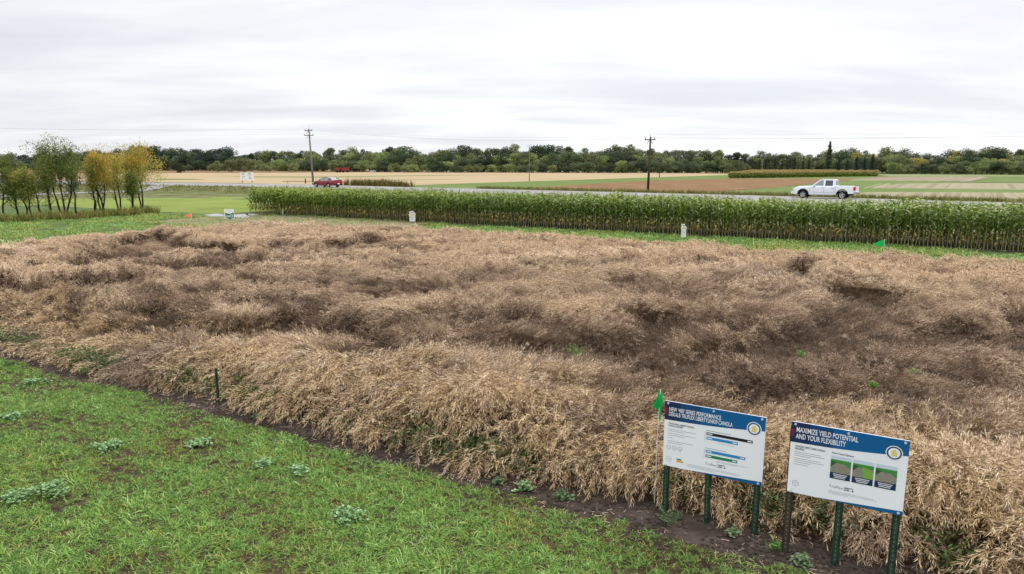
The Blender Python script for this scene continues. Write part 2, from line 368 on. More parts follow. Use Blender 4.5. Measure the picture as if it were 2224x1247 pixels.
# ------------------------------------------------------------------ canola
CREST = [  # crest lines of the lodged waves, drop in metres, length of the hollow in front
 ([(1430,742),(1520,722),(1594,708),(1624,690),(1687,675),(1741,654),(1798,637),(1815,610),(1775,577),(1745,560)], .50, 2.3),
 ([(1800,560),(1860,585),(1905,600),(1960,596),(2030,600)], .16, 1.4), ([(1960,686),(2049,680),(2130,688),(2180,660),(2224,645),(2300,640)], .50, 1.9), ([(1850,600),(1890,625),(1960,630),(2060,640)], .16, 1.2),
 ([(1150,668),(1190,663),(1230,675),(1262,700),(1330,704),(1380,676),(1430,672)], .52, 2.1), ([(1230,800),(1262,792),(1330,790),(1400,800),(1470,815),(1540,800)], .34, 1.2), ([(1560,800),(1640,790),(1740,800),(1830,830),(1900,822)], .28, 1.3), ([(1270,850),(1340,866),(1430,852),(1500,848)], .26, .8),
 ([(120,560),(173,547),(213,527),(266,515),(333,508),(366,504),(416,515),(470,533)], .55, 3.0), ([(440,549),(500,541),(549,550),(580,560)], .42, 2.4), ([(285,568),(333,556),(400,558),(440,566)], .42, 2.0), ([(-20,590),(66,600),(120,590),(190,588),(240,596)], .48, 2.6),
 ([(130,636),(190,640),(235,655),(270,676)], .52, 1.7), ([(350,618),(416,610),(466,618),(500,630)], .42, 1.8), ([(385,642),(440,660),(490,686),(540,684),(610,672)], .60, 1.8), ([(545,646),(615,654),(680,646),(720,650)], .36, 1.7),
 ([(500,534),(560,526),(632,518),(670,520)], .36, 2.4), ([(680,532),(720,520),(760,513),(820,510)], .44, 2.8), ([(760,674),(806,676),(850,698),(900,716)], .50, 1.7), ([(1240,572),(1305,562),(1372,550),(1410,548)], .26, 2.0), ([(1310,606),(1350,600),(1400,598)], .34, 1.6),
 ([(920,772),(950,764),(1000,758)], .24, 1.0), ([(1070,680),(1110,700),(1150,712),(1215,712)], .44, 1.4), ([(980,590),(1030,582),(1085,578)], .26, 1.6), ([(850,530),(900,528),(940,530)], .26, 2.0), ([(600,600),(680,588),(760,594)], .30, 1.6), ([(20,650),(60,644),(110,655)], .26, 1.3),
 ([(860,610),(940,600),(1010,612)], .22, 1.5), ([(640,735),(720,722),(800,735)], .20, 1.1), ([(1480,600),(1560,590),(1640,596)], .22, 1.6), ([(1560,640),(1620,628),(1690,612)], .24, 1.3), ([(2000,780),(2080,770),(2160,790),(2260,780)], .34, 1.3), ([(1060,860),(1120,846),(1180,856)], .16, .8), ([(300,760),(380,745),(450,765)], .16, .9)]
CR = [(np.array([at(x, y, .85)[:2] for x, y in P_]), d_, r_) for P_, d_, r_ in CREST]
def crests(x, y):
    sh = x.shape; P_ = np.stack([x.ravel(), y.ravel()], 1); rd = P_ / np.linalg.norm(P_, axis=1)[:, None]; dh = np.zeros(len(P_)); fl = np.zeros(len(P_))
    for W_, drop, rec in CR:
        best = np.full(len(P_), 1e9); side = np.zeros(len(P_)); over = np.zeros(len(P_)); lo = W_.min(0) - 5; hi = W_.max(0) + 5
        m = np.where((P_ > lo).all(1) & (P_ < hi).all(1))[0]
        if not len(m): continue
        Q = P_[m]; bb = best[m]; ss = side[m]; oo = over[m]
        for i in range(len(W_) - 1):
            a = W_[i]; d = W_[i + 1] - a; L = d @ d; tr = ((Q - a) @ d) / L; t = np.clip(tr, 0, 1); q = a + t[:, None] * d; v = Q - q; dd = np.linalg.norm(v, axis=1); k = dd < bb
            bb = np.where(k, dd, bb); ss = np.where(k, -(v * rd[m]).sum(1), ss)
            o1 = np.maximum(0, -tr) * math.sqrt(L) if i == 0 else np.zeros(len(Q)); o2 = np.maximum(0, tr - 1) * math.sqrt(L) if i == len(W_) - 2 else np.zeros(len(Q)); oo = np.where(k, o1 + o2, oo)
        e = np.exp(-(oo / (.5 + rec * .3)) ** 2); s_ = np.where(ss > 0, bb, -bb)
        rec = rec * 1.15; near = smooth(0, .30, s_) * np.exp(-(np.maximum(s_, 0) / rec) ** 2)
        dh[m] += e * drop * (-1.18 * near + .42 * np.exp(-(s_ / .75) ** 2)); fl[m] = np.maximum(fl[m], e * min(1, drop * 2.1) * smooth(-.05, .3, s_) * np.exp(-(np.maximum(s_, 0) / rec * .85) ** 2))
    return dh.reshape(sh), fl.reshape(sh)
FARU0, FARU1, V0, V1 = -34.5, 30.0, 7.66, 30.35
low_c = at(1950, 720, .6)
def canopy(x, y):
    """height of the lodged crop, and how flattened (0..1) it is"""
    x = np.asarray(x, float); y = np.asarray(y, float)
    wx = x + 1.2 * (fbm(x * .35, y * .35, 21) - .5) * 2; wy = y + 1.0 * (fbm(x * .35, y * .35, 31) - .5) * 2
    u, v = touv(x, y)
    rid = 1 - np.abs(2 * fbm(wx * .32, wy * .55, 141, 2) - 1) * 2.2
    rid2 = 1 - np.abs(2 * fbm(wx * .85, wy * 1.25, 151, 2) - 1) * 2.2
    calm = .45 + .55 * smooth(1.5, 5, v - V0)
    h = 1.0 + calm * (.22 * (fbm(wx * .28, wy * .42, 1, 3) - .5) + .16 * (rid - .3) + .14 * (rid2 - .3) + .22 * (fbm(x * 1.6, y * 2.0, 61, 3) - .5)) + .05 * (fbm(x * 4, y * 4, 63, 2) - .5)
    # crisp wind-laid waves: sharp crest, gentle lee
    ph = (wx * .35 + wy * 1.0) * .42 + 2.2 * fbm(x * .16, y * .16, 77, 2)
    saw = ph - np.floor(ph); wave = np.where(saw < .8, saw / .8, (1 - saw) / .2)
    h += .18 * (wave - .5) * smooth(.35, .6, fbm(x * .2, y * .2, 91, 2))
    flat = smooth(.56, .8, fbm(x * .22, y * .3, 15, 3)) * .4
    dh, fl_ = crests(x + .35 * (wx - x), y + .35 * (wy - y)); h = h + dh; flat = np.maximum(flat * .5, fl_)
    # wide flattened area in front and to the east of the ridge
    a = np.exp(-((x - low_c[0]) / 4.6) ** 2 - ((y - low_c[1]) / 3.6) ** 2)
    h -= .26 * a; flat = np.maximum(flat, .42 * smooth(.2, .7, a))
    # crop edges slope to the ground
    ed = (v - V0) - .46 * np.exp(-((u + 1.4) / 2.2) ** 4) - .25 * np.exp(-((u + 10.6) / 1.2) ** 2) + .26 * (fbm(u * .9, v * .2, 8, 2) - .5) * 2
    h *= .30 + .70 * smooth(-.1, 1.2, ed) ** .8
    far = (V1 - v) + .5 * (fbm(u * .6, 3, 9, 2) - .5); h *= .7 + .3 * smooth(0, .5, far)
    lf = (u - FARU0) + .5 * (fbm(v * .6, 7, 9, 2) - .5); h *= .45 + .55 * smooth(0, 1.0, lf)
    fl_oor = .12 + .24 * smooth(.8, 2.0, v - V0); h = np.where(h < fl_oor + .2, fl_oor + .2 * np.exp(np.minimum((h - fl_oor - .2) / .2, 0)), h)
    return h, flat
gu = np.arange(FARU0 + .3, 26, .22); gv = np.arange(V0 + .25, V1 - .1, .16)
GU, GV = np.meshgrid(gu, gv); GX = U[0] * GU + V[0] * GV; GY = U[1] * GU + V[1] * GV
GH, _ = canopy(GX, GY); GH = np.maximum(GH - .46, .03)
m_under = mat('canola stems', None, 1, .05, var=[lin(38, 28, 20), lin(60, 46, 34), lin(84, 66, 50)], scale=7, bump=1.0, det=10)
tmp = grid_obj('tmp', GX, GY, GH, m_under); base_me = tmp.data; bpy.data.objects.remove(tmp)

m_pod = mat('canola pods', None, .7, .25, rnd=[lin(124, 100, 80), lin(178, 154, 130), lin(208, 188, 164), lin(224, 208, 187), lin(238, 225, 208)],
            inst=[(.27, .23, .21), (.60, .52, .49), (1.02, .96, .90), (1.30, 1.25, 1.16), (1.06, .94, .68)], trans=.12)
m_stem = mat('canola stalk', None, .8, .2, rnd=[lin(84, 62, 40), lin(140, 114, 78)], inst=[(.5, .45, .42), (.8, .76, .74), (1, 1, 1), (1, 1, .95), (.8, .85, .5)])
m_greenleaf = mat('canola green growth', None, .6, .3, rnd=[lin(36, 50, 24), lin(58, 78, 34), lin(92, 106, 52)])
def pod_tuft(seed, nbr, npod, L, spread, droop, podL=.068, podW=.0056, green=0.0, herring=False):
    rs = np.random.RandomState(seed); mb = MB(); random.seed(seed)
    for b in range(nbr):
        az = rs.uniform(-spread, spread); el = rs.uniform(.15, .95); l = L * rs.uniform(.7, 1.15)
        d = np.array([math.cos(az) * math.cos(el), math.sin(az) * math.cos(el), math.sin(el)])
        p = np.array([rs.uniform(-.05, .05), rs.uniform(-.05, .05), 0.0]); pts = [p.copy()]; n = 9
        for k in range(n):
            d = d + np.array([0, 0, -droop / n * rs.uniform(.6, 1.4)]) + rs.normal(0, .05, 3); d /= np.linalg.norm(d)
            p = p + d * l / n; pts.append(p.copy())
        pts = np.array(pts)
        mb.tube(pts.tolist(), [.004 - .0028 * i / n for i in range(n + 1)], 3, 1, cap=False)
        Q = []; rr = []
        for j in range(npod):
            t = .28 + .72 * (j + rs.rand() * .6) / npod; s = t * n; i = min(int(s), n - 1); q = pts[i] + (pts[i + 1] - pts[i]) * (s - i)
            tg = pts[i + 1] - pts[i]; tg /= np.linalg.norm(tg)
            a = np.cross(tg, rs.normal(0, 1, 3)); a /= np.linalg.norm(a)
            pd = (tg * rs.uniform(.45, 1.0) + a * rs.uniform(.6, 1.0) + np.array([0, 0, .18])) if not herring else (tg * .95 + a * .55 + rs.normal(0, .08, 3)); pd /= np.linalg.norm(pd)
            w = np.cross(pd, rs.normal(0, 1, 3)); w /= np.linalg.norm(w); pl = podL * rs.uniform(.7, 1.2); ww = podW * .5
            q = q + pd * .012; bend = np.cross(w, pd) * pl * rs.uniform(.05, .2)
            p1 = q + pd * pl * .5 + bend; p2 = q + pd * pl
            Q.append([q - w * ww * .4, q + w * ww * .4, p1 + w * ww, p1 - w * ww]); Q.append([p1 - w * ww, p1 + w * ww, p2 + w * ww * .15, p2 - w * ww * .15])
            r = float(np.clip(rs.normal(.52, .25), 0, 1)); rr += [r, r]
        mb.quads(np.array(Q), 0, rr)
    if green:
        Q = []
        for j in range(int(green)):
            c = np.array([rs.uniform(-.05, .3), rs.uniform(-.2, .2), rs.uniform(.0, .3)]); a = rs.normal(0, 1, 3); a[2] *= .4; a /= np.linalg.norm(a); b_ = np.cross(a, rs.normal(0, 1, 3)); b_ /= np.linalg.norm(b_)
            s1 = rs.uniform(.018, .045); s2 = s1 * .4; Q.append([c - a * s1, c - b_ * s2, c + a * s1, c + b_ * s2])
        mb.quads(np.array(Q), 2)
    return mb.mesh('canola tuft', [m_pod, m_stem, m_greenleaf])
variants = [pod_tuft(100 + i, 6, 24, .54, .9, 1.4) for i in range(6)]            # 0-5 standing/leaning
variants += [pod_tuft(200 + i, 6, 26, .58, .55, 1.0) for i in range(4)]            # 6-9 combed flat
variants += [pod_tuft(300 + i, 4, 30, .66, 1.0, 1.5, podL=.072, podW=.0068, herring=True) for i in range(4)]            # 10-13 drooping edge sprays
variants += [pod_tuft(400 + i, 2, 16, .45, 1.2, 1.4, green=46) for i in range(2)]  # 14-15 green undergrowth
variants += [pod_tuft(500 + i, 5, 17, .55, 1.0, 1.4, podL=.085, podW=.0105) for i in range(4)]  # 16-19 far sprays
P = []; 
def cast(u0, u1, v0, v1, dens):
    n = int((u1 - u0) * (v1 - v0) * dens); u = RS.uniform(u0, u1, n); v = RS.uniform(v0, v1, n)
    p = np.stack([U[0] * u + V[0] * v, U[1] * u + V[1] * v], 1); return p[in_view(p, .9)]
allp = cast(FARU0, FARU1, V0, V1, 112)
dist = np.hypot(allp[:, 0], allp[:, 1]); fl0 = canopy(allp[:, 0], allp[:, 1])[1]; keep = RS.rand(len(allp)) < (1 + .8 * fl0) * np.clip(np.interp(dist, [7, 14, 24, 45], [1, .85, .6, .5]), 0, 1)
allp = allp[keep]; dist = dist[keep]
h, fl = canopy(allp[:, 0], allp[:, 1]); uu, vv_ = touv(allp[:, 0], allp[:, 1]); edge = vv_ - V0 - .46 * np.exp(-((uu + 1.4) / 2.4) ** 4) - .25 * np.exp(-((uu + 10.6) / 1.2) ** 2)
k_ = (edge > 0) & ((edge > .9) | (RS.rand(len(edge)) < .62)); allp = allp[k_]; dist = dist[k_]; h = h[k_]; fl = fl[k_]; uu = uu[k_]; vv_ = vv_[k_]; edge = edge[k_]
n = len(allp)
ang = -TH + R(-40) + (fbm(allp[:, 0] * .25, allp[:, 1] * .25, 70, 2) - .5) * R(420) + RS.normal(0, .32, n)
toward = -math.pi / 2 - TH + RS.normal(0, .55, n) + (fbm(uu * .8, vv_ * .8, 44, 2) - .5) * 1.6
isedge = edge < 1.1 + RS.normal(0, .25, n)
ang = np.where(isedge, toward, ang)
e = .12; hx, _ = canopy(allp[:, 0] + e, allp[:, 1]); hy, _ = canopy(allp[:, 0], allp[:, 1] + e)
sx = np.clip((hx - h) / e, -1.2, 1.2); sy = np.clip((hy - h) / e, -1.2, 1.2)
tilt = np.clip(np.where(fl > .4, RS.normal(-.02, .14, n), RS.normal(.0, .2, n)), -.5, .9)     # pitch about local y: lean over
rots = np.stack([RS.normal(0, .12, n), tilt, ang], 1)
vi = RS.randint(0, 6, n); vi = np.where(fl > .4, RS.randint(6, 10, n), vi); vi = np.where(isedge, RS.randint(10, 14, n), vi)
vi = np.where((dist > 24) & (~isedge), RS.randint(16, 20, n), vi)
green = isedge & (edge < .5) & (fbm(uu * 1.3, vv_ * .9, 33, 2) > .42) & (RS.rand(n) < .62); vi = np.where(green, RS.randint(14, 16, n), vi)
z = h - .33 + RS.uniform(-.20, .05, n) + .10 * (fl > .4)
z = np.where(isedge, np.maximum(h - .22, .06) + RS.uniform(-.05, .12, n), z); z = np.where(green, RS.uniform(.0, .15, n), z)
slope = np.clip((sx * allp[:, 0] + sy * allp[:, 1]) / np.maximum(dist, 1), -1, 1)     # flanks facing the viewer tinted darker: shade painted in along with stalk brown
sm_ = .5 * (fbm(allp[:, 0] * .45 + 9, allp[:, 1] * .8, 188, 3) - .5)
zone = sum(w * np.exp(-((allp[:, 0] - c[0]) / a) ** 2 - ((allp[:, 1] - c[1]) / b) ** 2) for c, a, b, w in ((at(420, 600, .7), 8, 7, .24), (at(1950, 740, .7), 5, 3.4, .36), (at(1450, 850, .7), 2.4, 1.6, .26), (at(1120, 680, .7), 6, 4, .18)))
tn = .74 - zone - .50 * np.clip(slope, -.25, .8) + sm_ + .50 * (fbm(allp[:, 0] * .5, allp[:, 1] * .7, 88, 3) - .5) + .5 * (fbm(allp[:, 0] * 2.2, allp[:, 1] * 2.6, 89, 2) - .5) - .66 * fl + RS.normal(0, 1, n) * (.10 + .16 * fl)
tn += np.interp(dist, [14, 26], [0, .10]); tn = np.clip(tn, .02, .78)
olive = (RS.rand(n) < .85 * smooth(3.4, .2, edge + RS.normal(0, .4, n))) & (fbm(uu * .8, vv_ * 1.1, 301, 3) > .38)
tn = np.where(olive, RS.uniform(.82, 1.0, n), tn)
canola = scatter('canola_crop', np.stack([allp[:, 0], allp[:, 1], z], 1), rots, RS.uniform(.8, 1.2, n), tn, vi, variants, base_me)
tag(canola, 'ripe tan canola crop laid over in waves across the plot', 'crop', kind='stuff')
print('canola tufts', n)

# ------------------------------------------------------------------ grass
m_blade = mat('grass blades', None, .6, .25, rnd=[lin(60, 84, 36), lin(100, 137, 57), lin(132, 168, 79), lin(182, 204, 138)],
              inst=[(1.7, 1.0, .85), (1.15, .92, .78), (.95, 1, .85), (.98, 1.08, 1.02), (1.25, 1.2, 1.15)], trans=.28)
def grass_tuft(seed, nb, hgt, spread, w=.006):
    rs = np.random.RandomState(seed); mb = MB(); Q = []; rr = []
    for b in range(nb):
        az = rs.uniform(0, 6.283); r0 = rs.uniform(0, spread); p = np.array([math.cos(az) * r0, math.sin(az) * r0, 0]); az += rs.normal(0, .8)
        l = hgt * rs.uniform(.5, 1.25); el = rs.uniform(.5, 1.35); d = np.array([math.cos(az) * math.cos(el), math.sin(az) * math.cos(el), math.sin(el)])
        s = np.array([-math.sin(az), math.cos(az), 0]); ww = w * rs.uniform(.7, 1.3); pp = [p]
        for k in range(3): d = d + np.array([0, 0, -.42]); d /= np.linalg.norm(d); pp.append(pp[-1] + d * l / 3)
        ws = [ww, ww * .9, ww * .6, ww * .1]; r = rs.rand()
        for k in range(3): Q.append([pp[k] - s * ws[k], pp[k] + s * ws[k], pp[k + 1] + s * ws[k + 1], pp[k + 1] - s * ws[k + 1]]); rr.append(r)
    mb.quads(np.array(Q), 0, rr); return mb.mesh('grass tuft', [m_blade])
gvar = [grass_tuft(i, 13, .070, .06, .0030) for i in range(5)] + [grass_tuft(20 + i, 16, .14, .08, .004) for i in range(3)] + [grass_tuft(40 + i, 24, .16, .25, .010) for i in range(4)]
def cast_g(u0, u1, v0, v1, dens, z=.05):
    n = int((u1 - u0) * (v1 - v0) * dens); u = RS.uniform(u0, u1, n); v = RS.uniform(v0, v1, n)
    p = np.stack([U[0] * u + V[0] * v, U[1] * u + V[1] * v], 1); return p[in_view(p, z)]
gp = cast_g(-22, 6, -1, 7.3, 720); u_, v_ = touv(gp[:, 0], gp[:, 1])
bare = fbm(u_ * .9, v_ * 2.2, 101, 4)                        # patches stretched along the mowing direction
edgej = 7.16 + .28 * 2 * (fbm(gp[:, 0] * 1.3, gp[:, 1] * 1.3, 2, 4) - .5)
k_ = (RS.rand(len(gp)) < (smooth(.30, .46, bare) * .62 + .34) * (.72 + .28 * np.sin(v_ * 6.2832 / .2 + 2 * fbm(u_ * .5, v_ * 3, 9, 2))) * (.5 + fbm(u_ * 5, v_ * 5, 109, 2))) & (v_ < edgej)
gp = gp[k_]; bare = bare[k_]; n = len(gp)
tn = .55 + .9 * (fbm(gp[:, 0] * .8, gp[:, 1] * .8, 105, 3) - .42) + .5 * (bare - .5) + RS.normal(0, .2, n)
tn = np.where(RS.rand(n) < .10, RS.uniform(0, .15, n), tn)
vi = np.where((RS.rand(n) < .10) & (bare > .5), RS.randint(5, 8, n), RS.randint(0, 5, n))
tag(scatter('grass_cover', np.stack([gp[:, 0], gp[:, 1], np.full(n, .02)], 1), np.stack([RS.normal(0, .1, n), RS.normal(0, .1, n), RS.uniform(0, 6.28, n)], 1), RS.uniform(.6, 1.2, n), np.clip(tn, 0, 1), vi, gvar), 'short green grass with brown patches beside the bare soil strip', 'grass', kind='stuff')
print('grass', n)
gp = np.concatenate([cast_g(-49, 26, 29.7, 41.3, 26), cast_g(-66, -35, 18, 37.5, 20)])
u_, v_ = touv(gp[:, 0], gp[:, 1]); k_ = RS.rand(len(gp)) < smooth(.32, .52, fbm(u_ * .5, v_ * 1.1, 121, 3)) * np.where((u_ < -29) & (v_ > 31) & (v_ < 41) & (u_ > -50), .10, 1); gp = gp[k_]; n = len(gp); u_ = u_[k_]; v_ = v_[k_]
tn = .34 + .8 * (fbm(gp[:, 0] * .35, gp[:, 1] * .5, 125, 3) - .45) + RS.normal(0, .12, n)
tag(scatter('grass_cover', np.stack([gp[:, 0], gp[:, 1], np.full(n, .01)], 1), np.stack([RS.normal(0, .1, n), RS.normal(0, .1, n), RS.uniform(0, 6.28, n)], 1), RS.uniform(.8, 1.5, n), np.clip(tn, 0, 1), 8 + RS.randint(0, 4, n), gvar), 'green grass strip between the canola and the tall corn', 'grass', kind='stuff')

def litter_mesh(seed):
    rs = np.random.RandomState(seed); mb = MB(); Q = []; rr = []
    for k in range(14):
        c = np.array([rs.normal(0, .09), rs.normal(0, .09), rs.uniform(.004, .02)]); a = rs.uniform(0, 6.28); L = rs.uniform(.02, .07); d = np.array([math.cos(a), math.sin(a), rs.normal(0, .15)]); w = np.array([-math.sin(a), math.cos(a), .2]) * .0025
        Q.append([c - d * L * .5 - w, c - d * L * .5 + w, c + d * L * .5 + w, c + d * L * .5 - w]); rr.append(rs.rand())
    mb.quads(np.array(Q), 0, rr); return mb.mesh('straw litter', [m_pod])
def clod_mesh(seed):
    rs = np.random.RandomState(seed); mb = MB()
    for k in range(9):
        c = np.array([rs.normal(0, .10), rs.normal(0, .10), 0]); s_ = rs.uniform(.008, .028); vs = []; n = 6
        for j, (zz, q) in enumerate(((0, 1.1), (.6, .9), (1.0, .35))):
            for i in range(n): a = 6.283 * i / n + j; vs.append(c + np.array([math.cos(a) * q * s_ * rs.uniform(.7, 1.3), math.sin(a) * q * s_ * rs.uniform(.7, 1.3), zz * s_ * .8]))
        mb.add(vs, [(j * n + i, j * n + (i + 1) % n, (j + 1) * n + (i + 1) % n, (j + 1) * n + i) for j in range(2) for i in range(n)] + [tuple(2 * n + i for i in range(n))])
    return mb.mesh('soil clods', [m_soil])
lp = cast_g(-36, 6, 6.9, 8.0, 42); n = len(lp)
tag(scatter('soil_debris', np.stack([lp[:, 0], lp[:, 1], np.full(n, .018)], 1), np.stack([np.zeros(n), np.zeros(n), RS.uniform(0, 6.28, n)], 1), RS.uniform(.7, 1.4, n), RS.uniform(.0, .45, n), np.where(RS.rand(n) < .25, RS.randint(0, 3, n), RS.randint(3, 6, n)), [litter_mesh(i) for i in range(3)] + [clod_mesh(i) for i in range(3)]), 'straw scraps and small clods on the bare soil strip', 'soil debris', kind='stuff')

# tall rough grass: tree row foot, road verges, shrubs' weeds
m_rough = mat('rough tall grass', None, .8, .15, rnd=[lin(84, 92, 44), lin(112, 116, 60), lin(140, 134, 82), lin(164, 148, 104)], inst=[(.6, .42, .34), (.85, .75, .62), (.8, .9, .62), (1, 1, .9), (1.2, 1.15, 1.0)])
def rough_tuft(seed, nb, hgt, spread, w):
    rs = np.random.RandomState(seed); mb = MB(); Q = []; rr = []
    for b in range(nb):
        az = rs.uniform(0, 6.283); r0 = rs.uniform(0, spread); p = np.array([math.cos(az) * r0, math.sin(az) * r0, 0.])
        d = np.array([rs.normal(0, .25), rs.normal(0, .25), 1]); d /= np.linalg.norm(d); s = np.array([-math.sin(az), math.cos(az), 0]); l = hgt * rs.uniform(.5, 1.2)
        p1 = p + d * l * .6; p2 = p1 + (d + rs.normal(0, .25, 3)) * l * .4; r = rs.rand()
        Q.append([p - s * w, p + s * w, p1 + s * w, p1 - s * w]); Q.append([p1 - s * w, p1 + s * w, p2 + s * w * .5, p2 - s * w * .5]); rr += [r, r]
    mb.quads(np.array(Q), 0, rr); return mb.mesh('rough tuft', [m_rough])
rvar = [rough_tuft(i, 26, .5, .3, .012) for i in range(5)]
def strip_px(pts, z0, width_m, dens):
    """points along a pixel polyline with a spread in depth"""
    A = [at(x, y, z0)[:2] for x, y in pts]; out = []
    for i in range(len(A) - 1):
        L = np.linalg.norm(A[i + 1] - A[i]); n = int(L * width_m * dens); t = RS.rand(n)[:, None]
        nr = np.array([-(A[i + 1] - A[i])[1], (A[i + 1] - A[i])[0]]) / L
        out.append(A[i] + (A[i + 1] - A[i]) * t + nr * RS.uniform(-.5, .5, n)[:, None] * width_m)
    return np.concatenate(out)
def rough_strip(label, pts, z0, w, dens, hs, tint, tn_n=.12, z_on=True):
    p = strip_px(pts, z0, w, dens); n = len(p); zz = gz(p[:, 0], p[:, 1]) if z_on else np.zeros(n)
    cl = .6 + .8 * fbm(p[:, 0] * .5, p[:, 1] * .5, 5, 2)
    o = scatter('tall_grass', np.stack([p[:, 0], p[:, 1], zz], 1), np.stack([np.zeros(n), np.zeros(n), RS.uniform(0, 6.28, n)], 1), RS.uniform(.7, 1.2, n) * hs * cl, np.clip(tint + RS.normal(0, tn_n, n), 0, 1), RS.randint(0, 5, n), rvar)
    return tag(o, label, 'grass', kind='stuff')
rough_strip('tall rough olive grass at the foot of the small tree row', ((-120, 487), (0, 483), (120, 478), (240, 471), (322, 463)), 0, 2.2, 8, 1.15, .55)
RFp = RF[(RF[:, 1] > 45) & (RF[:, 1] < 140)]
def along_road(off0, off1, dens, xr, label, hs, tint, tnn=.12):
    out = []
    for i in range(len(RF) - 1):
        a, b = RF[i], RF[i + 1]
        if not (xr[0] < a[0] < xr[1]): continue
        L = np.linalg.norm(b - a); n = int(L * abs(off1 - off0) * dens); t = RS.rand(n)[:, None]; o = RS.uniform(off0, off1, n)[:, None]
        out.append(a + (b - a) * t + NN[i] * o)
    p = np.concatenate(out); n = len(p); zz = gz(p[:, 0], p[:, 1])
    o = scatter('tall_grass', np.stack([p[:, 0], p[:, 1], zz], 1), np.stack([np.zeros(n), np.zeros(n), RS.uniform(0, 6.28, n)], 1), RS.uniform(.6, 1.2, n) * hs, np.clip(tint + RS.normal(0, tnn, n), 0, 1), RS.randint(0, 5, n), rvar)
    return tag(o, label, 'grass', kind='stuff')
along_road(-9.5, -1.0, 6, (-6, 70), 'olive verge grass along the far side of the road', .85, .72)
along_road(13.5, 19, 3, (-75, -12), 'dry rough grass on the near road bank left of the corn', .5, .75, .2)
rough_strip('reddish dry weeds by the road right of the red car', ((756, 408.5), (800, 409), (850, 410.5), (886, 412)), .35, 2.5, 5, 1.7, .22, .16)

# ------------------------------------------------------------------ corn
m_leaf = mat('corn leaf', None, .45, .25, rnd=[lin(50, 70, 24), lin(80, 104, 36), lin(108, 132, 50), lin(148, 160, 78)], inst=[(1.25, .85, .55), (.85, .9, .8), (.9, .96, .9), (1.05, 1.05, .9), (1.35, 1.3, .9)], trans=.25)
m_leafD = mat('dry corn leaf', None, .8, .2, rnd=[lin(120, 92, 48), lin(160, 140, 80), lin(176, 168, 100)])
m_stalk = mat('corn stalk', None, .6, .3, rnd=[lin(128, 134, 76), lin(164, 160, 104)])
def corn_mesh(seed, hgt=2.36, fine=True):
    rs = np.random.RandomState(seed); st = MB(); lf = MB()
    lean = rs.normal(0, .03, 2); top = np.array([lean[0] * hgt, lean[1] * hgt, hgt * .88])
    st.tube([(0, 0, 0), (top * .5).tolist(), top.tolist()], [.017, .014, .006], 4, 0, cap=False)
    for k in range(5):
        a = rs.uniform(0, 6.28); q = top + np.array([math.cos(a) * .07, math.sin(a) * .07, hgt * .12 * rs.uniform(.7, 1)]); lf_w = .004
        s = np.array([-math.sin(a), math.cos(a), 0]) * lf_w; st.add([top - s, top + s, q + s, q - s], [(0, 1, 2, 3)], 0, .9)
    plane = rs.uniform(0, 3.14); nl = 12; Q = []; rr = []; mi = []
    for k in range(nl):
        t = .18 + .78 * k / (nl - 1); dry = t < .34; p = top * t / .98; az = plane + (math.pi if k % 2 else 0) + rs.normal(0, .35)
        l = (.78 if .3 < t < .85 else .5) * rs.uniform(.8, 1.15) * (.7 if dry else 1); el = rs.uniform(.75, 1.15) * (.4 if dry else 1)
        d = np.array([math.cos(az) * math.cos(el), math.sin(az) * math.cos(el), math.sin(el)]); s = np.array([-math.sin(az), math.cos(az), 0])
        nseg = 5; ws = [.028, .055, .058, .046, .026, .002]; pp = [p]
        for j in range(nseg):
            pp.append(pp[-1] + d * l / nseg); d = d + np.array([0, 0, -rs.uniform(.25, .55) * (1.4 if dry else 1)]); d /= np.linalg.norm(d); tw = rs.normal(0, .2); s = s + np.array([0, 0, tw]); s /= np.linalg.norm(s)
            Q.append([pp[-2] - s * ws[j], pp[-2] + s * ws[j], pp[-1] + s * ws[j + 1], pp[-1] - s * ws[j + 1]])
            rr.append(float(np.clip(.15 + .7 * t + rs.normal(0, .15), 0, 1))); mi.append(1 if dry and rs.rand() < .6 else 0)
    lf.quads(np.array(Q), 0, rr); lf.m = mi
    return st, lf
cv = []
for i in range(8):
    st, lf = corn_mesh(600 + i); sm = st.mesh('corn stalk', [m_stalk]); lm = lf.mesh('corn leaves', [m_leaf, m_leafD]); both = MB()
    both.v = list(st.v); both.f = list(st.f); both.m = [2] * len(st.f); both.r = list(st.r); o_ = len(both.v)
    both.v += lf.v; both.f += [tuple(o_ + a for a in f) for f in lf.f]; both.m += lf.m; both.r += lf.r
    cv.append((sm, lm, both.mesh('corn plant', [m_leaf, m_leafD, m_stalk])))
V_C = 41.75; CU0, CU1 = -50.6, 33.0; rowsv = [V_C + .72 * r for r in range(6)]
pl = []
for ri, rv in enumerate(rowsv):
    u = CU0 + RS.rand() * .1
    while u < CU1: pl.append((u + RS.normal(0, .02), rv + RS.normal(0, .03), ri)); u += .175
pl = np.array(pl); pp = np.stack([U[0] * pl[:, 0] + V[0] * pl[:, 1], U[1] * pl[:, 0] + V[1] * pl[:, 1]], 1)
vis = in_view(pp, 1.2, .05); pl = pl[vis]; pp = pp[vis]
tint = .5 + .7 * (fbm(pl[:, 0] * .18, pl[:, 1], 3, 3) - .5) + RS.normal(0, .1, len(pl)); tint = np.where(pl[:, 0] < -40, .82 + RS.normal(0, .1, len(pl)), tint)
d_ = np.hypot(pp[:, 0], pp[:, 1]); front = np.where(pl[:, 2] == 0)[0]; front = front[np.argsort(d_[front])][:300]; fs = set(front.tolist())
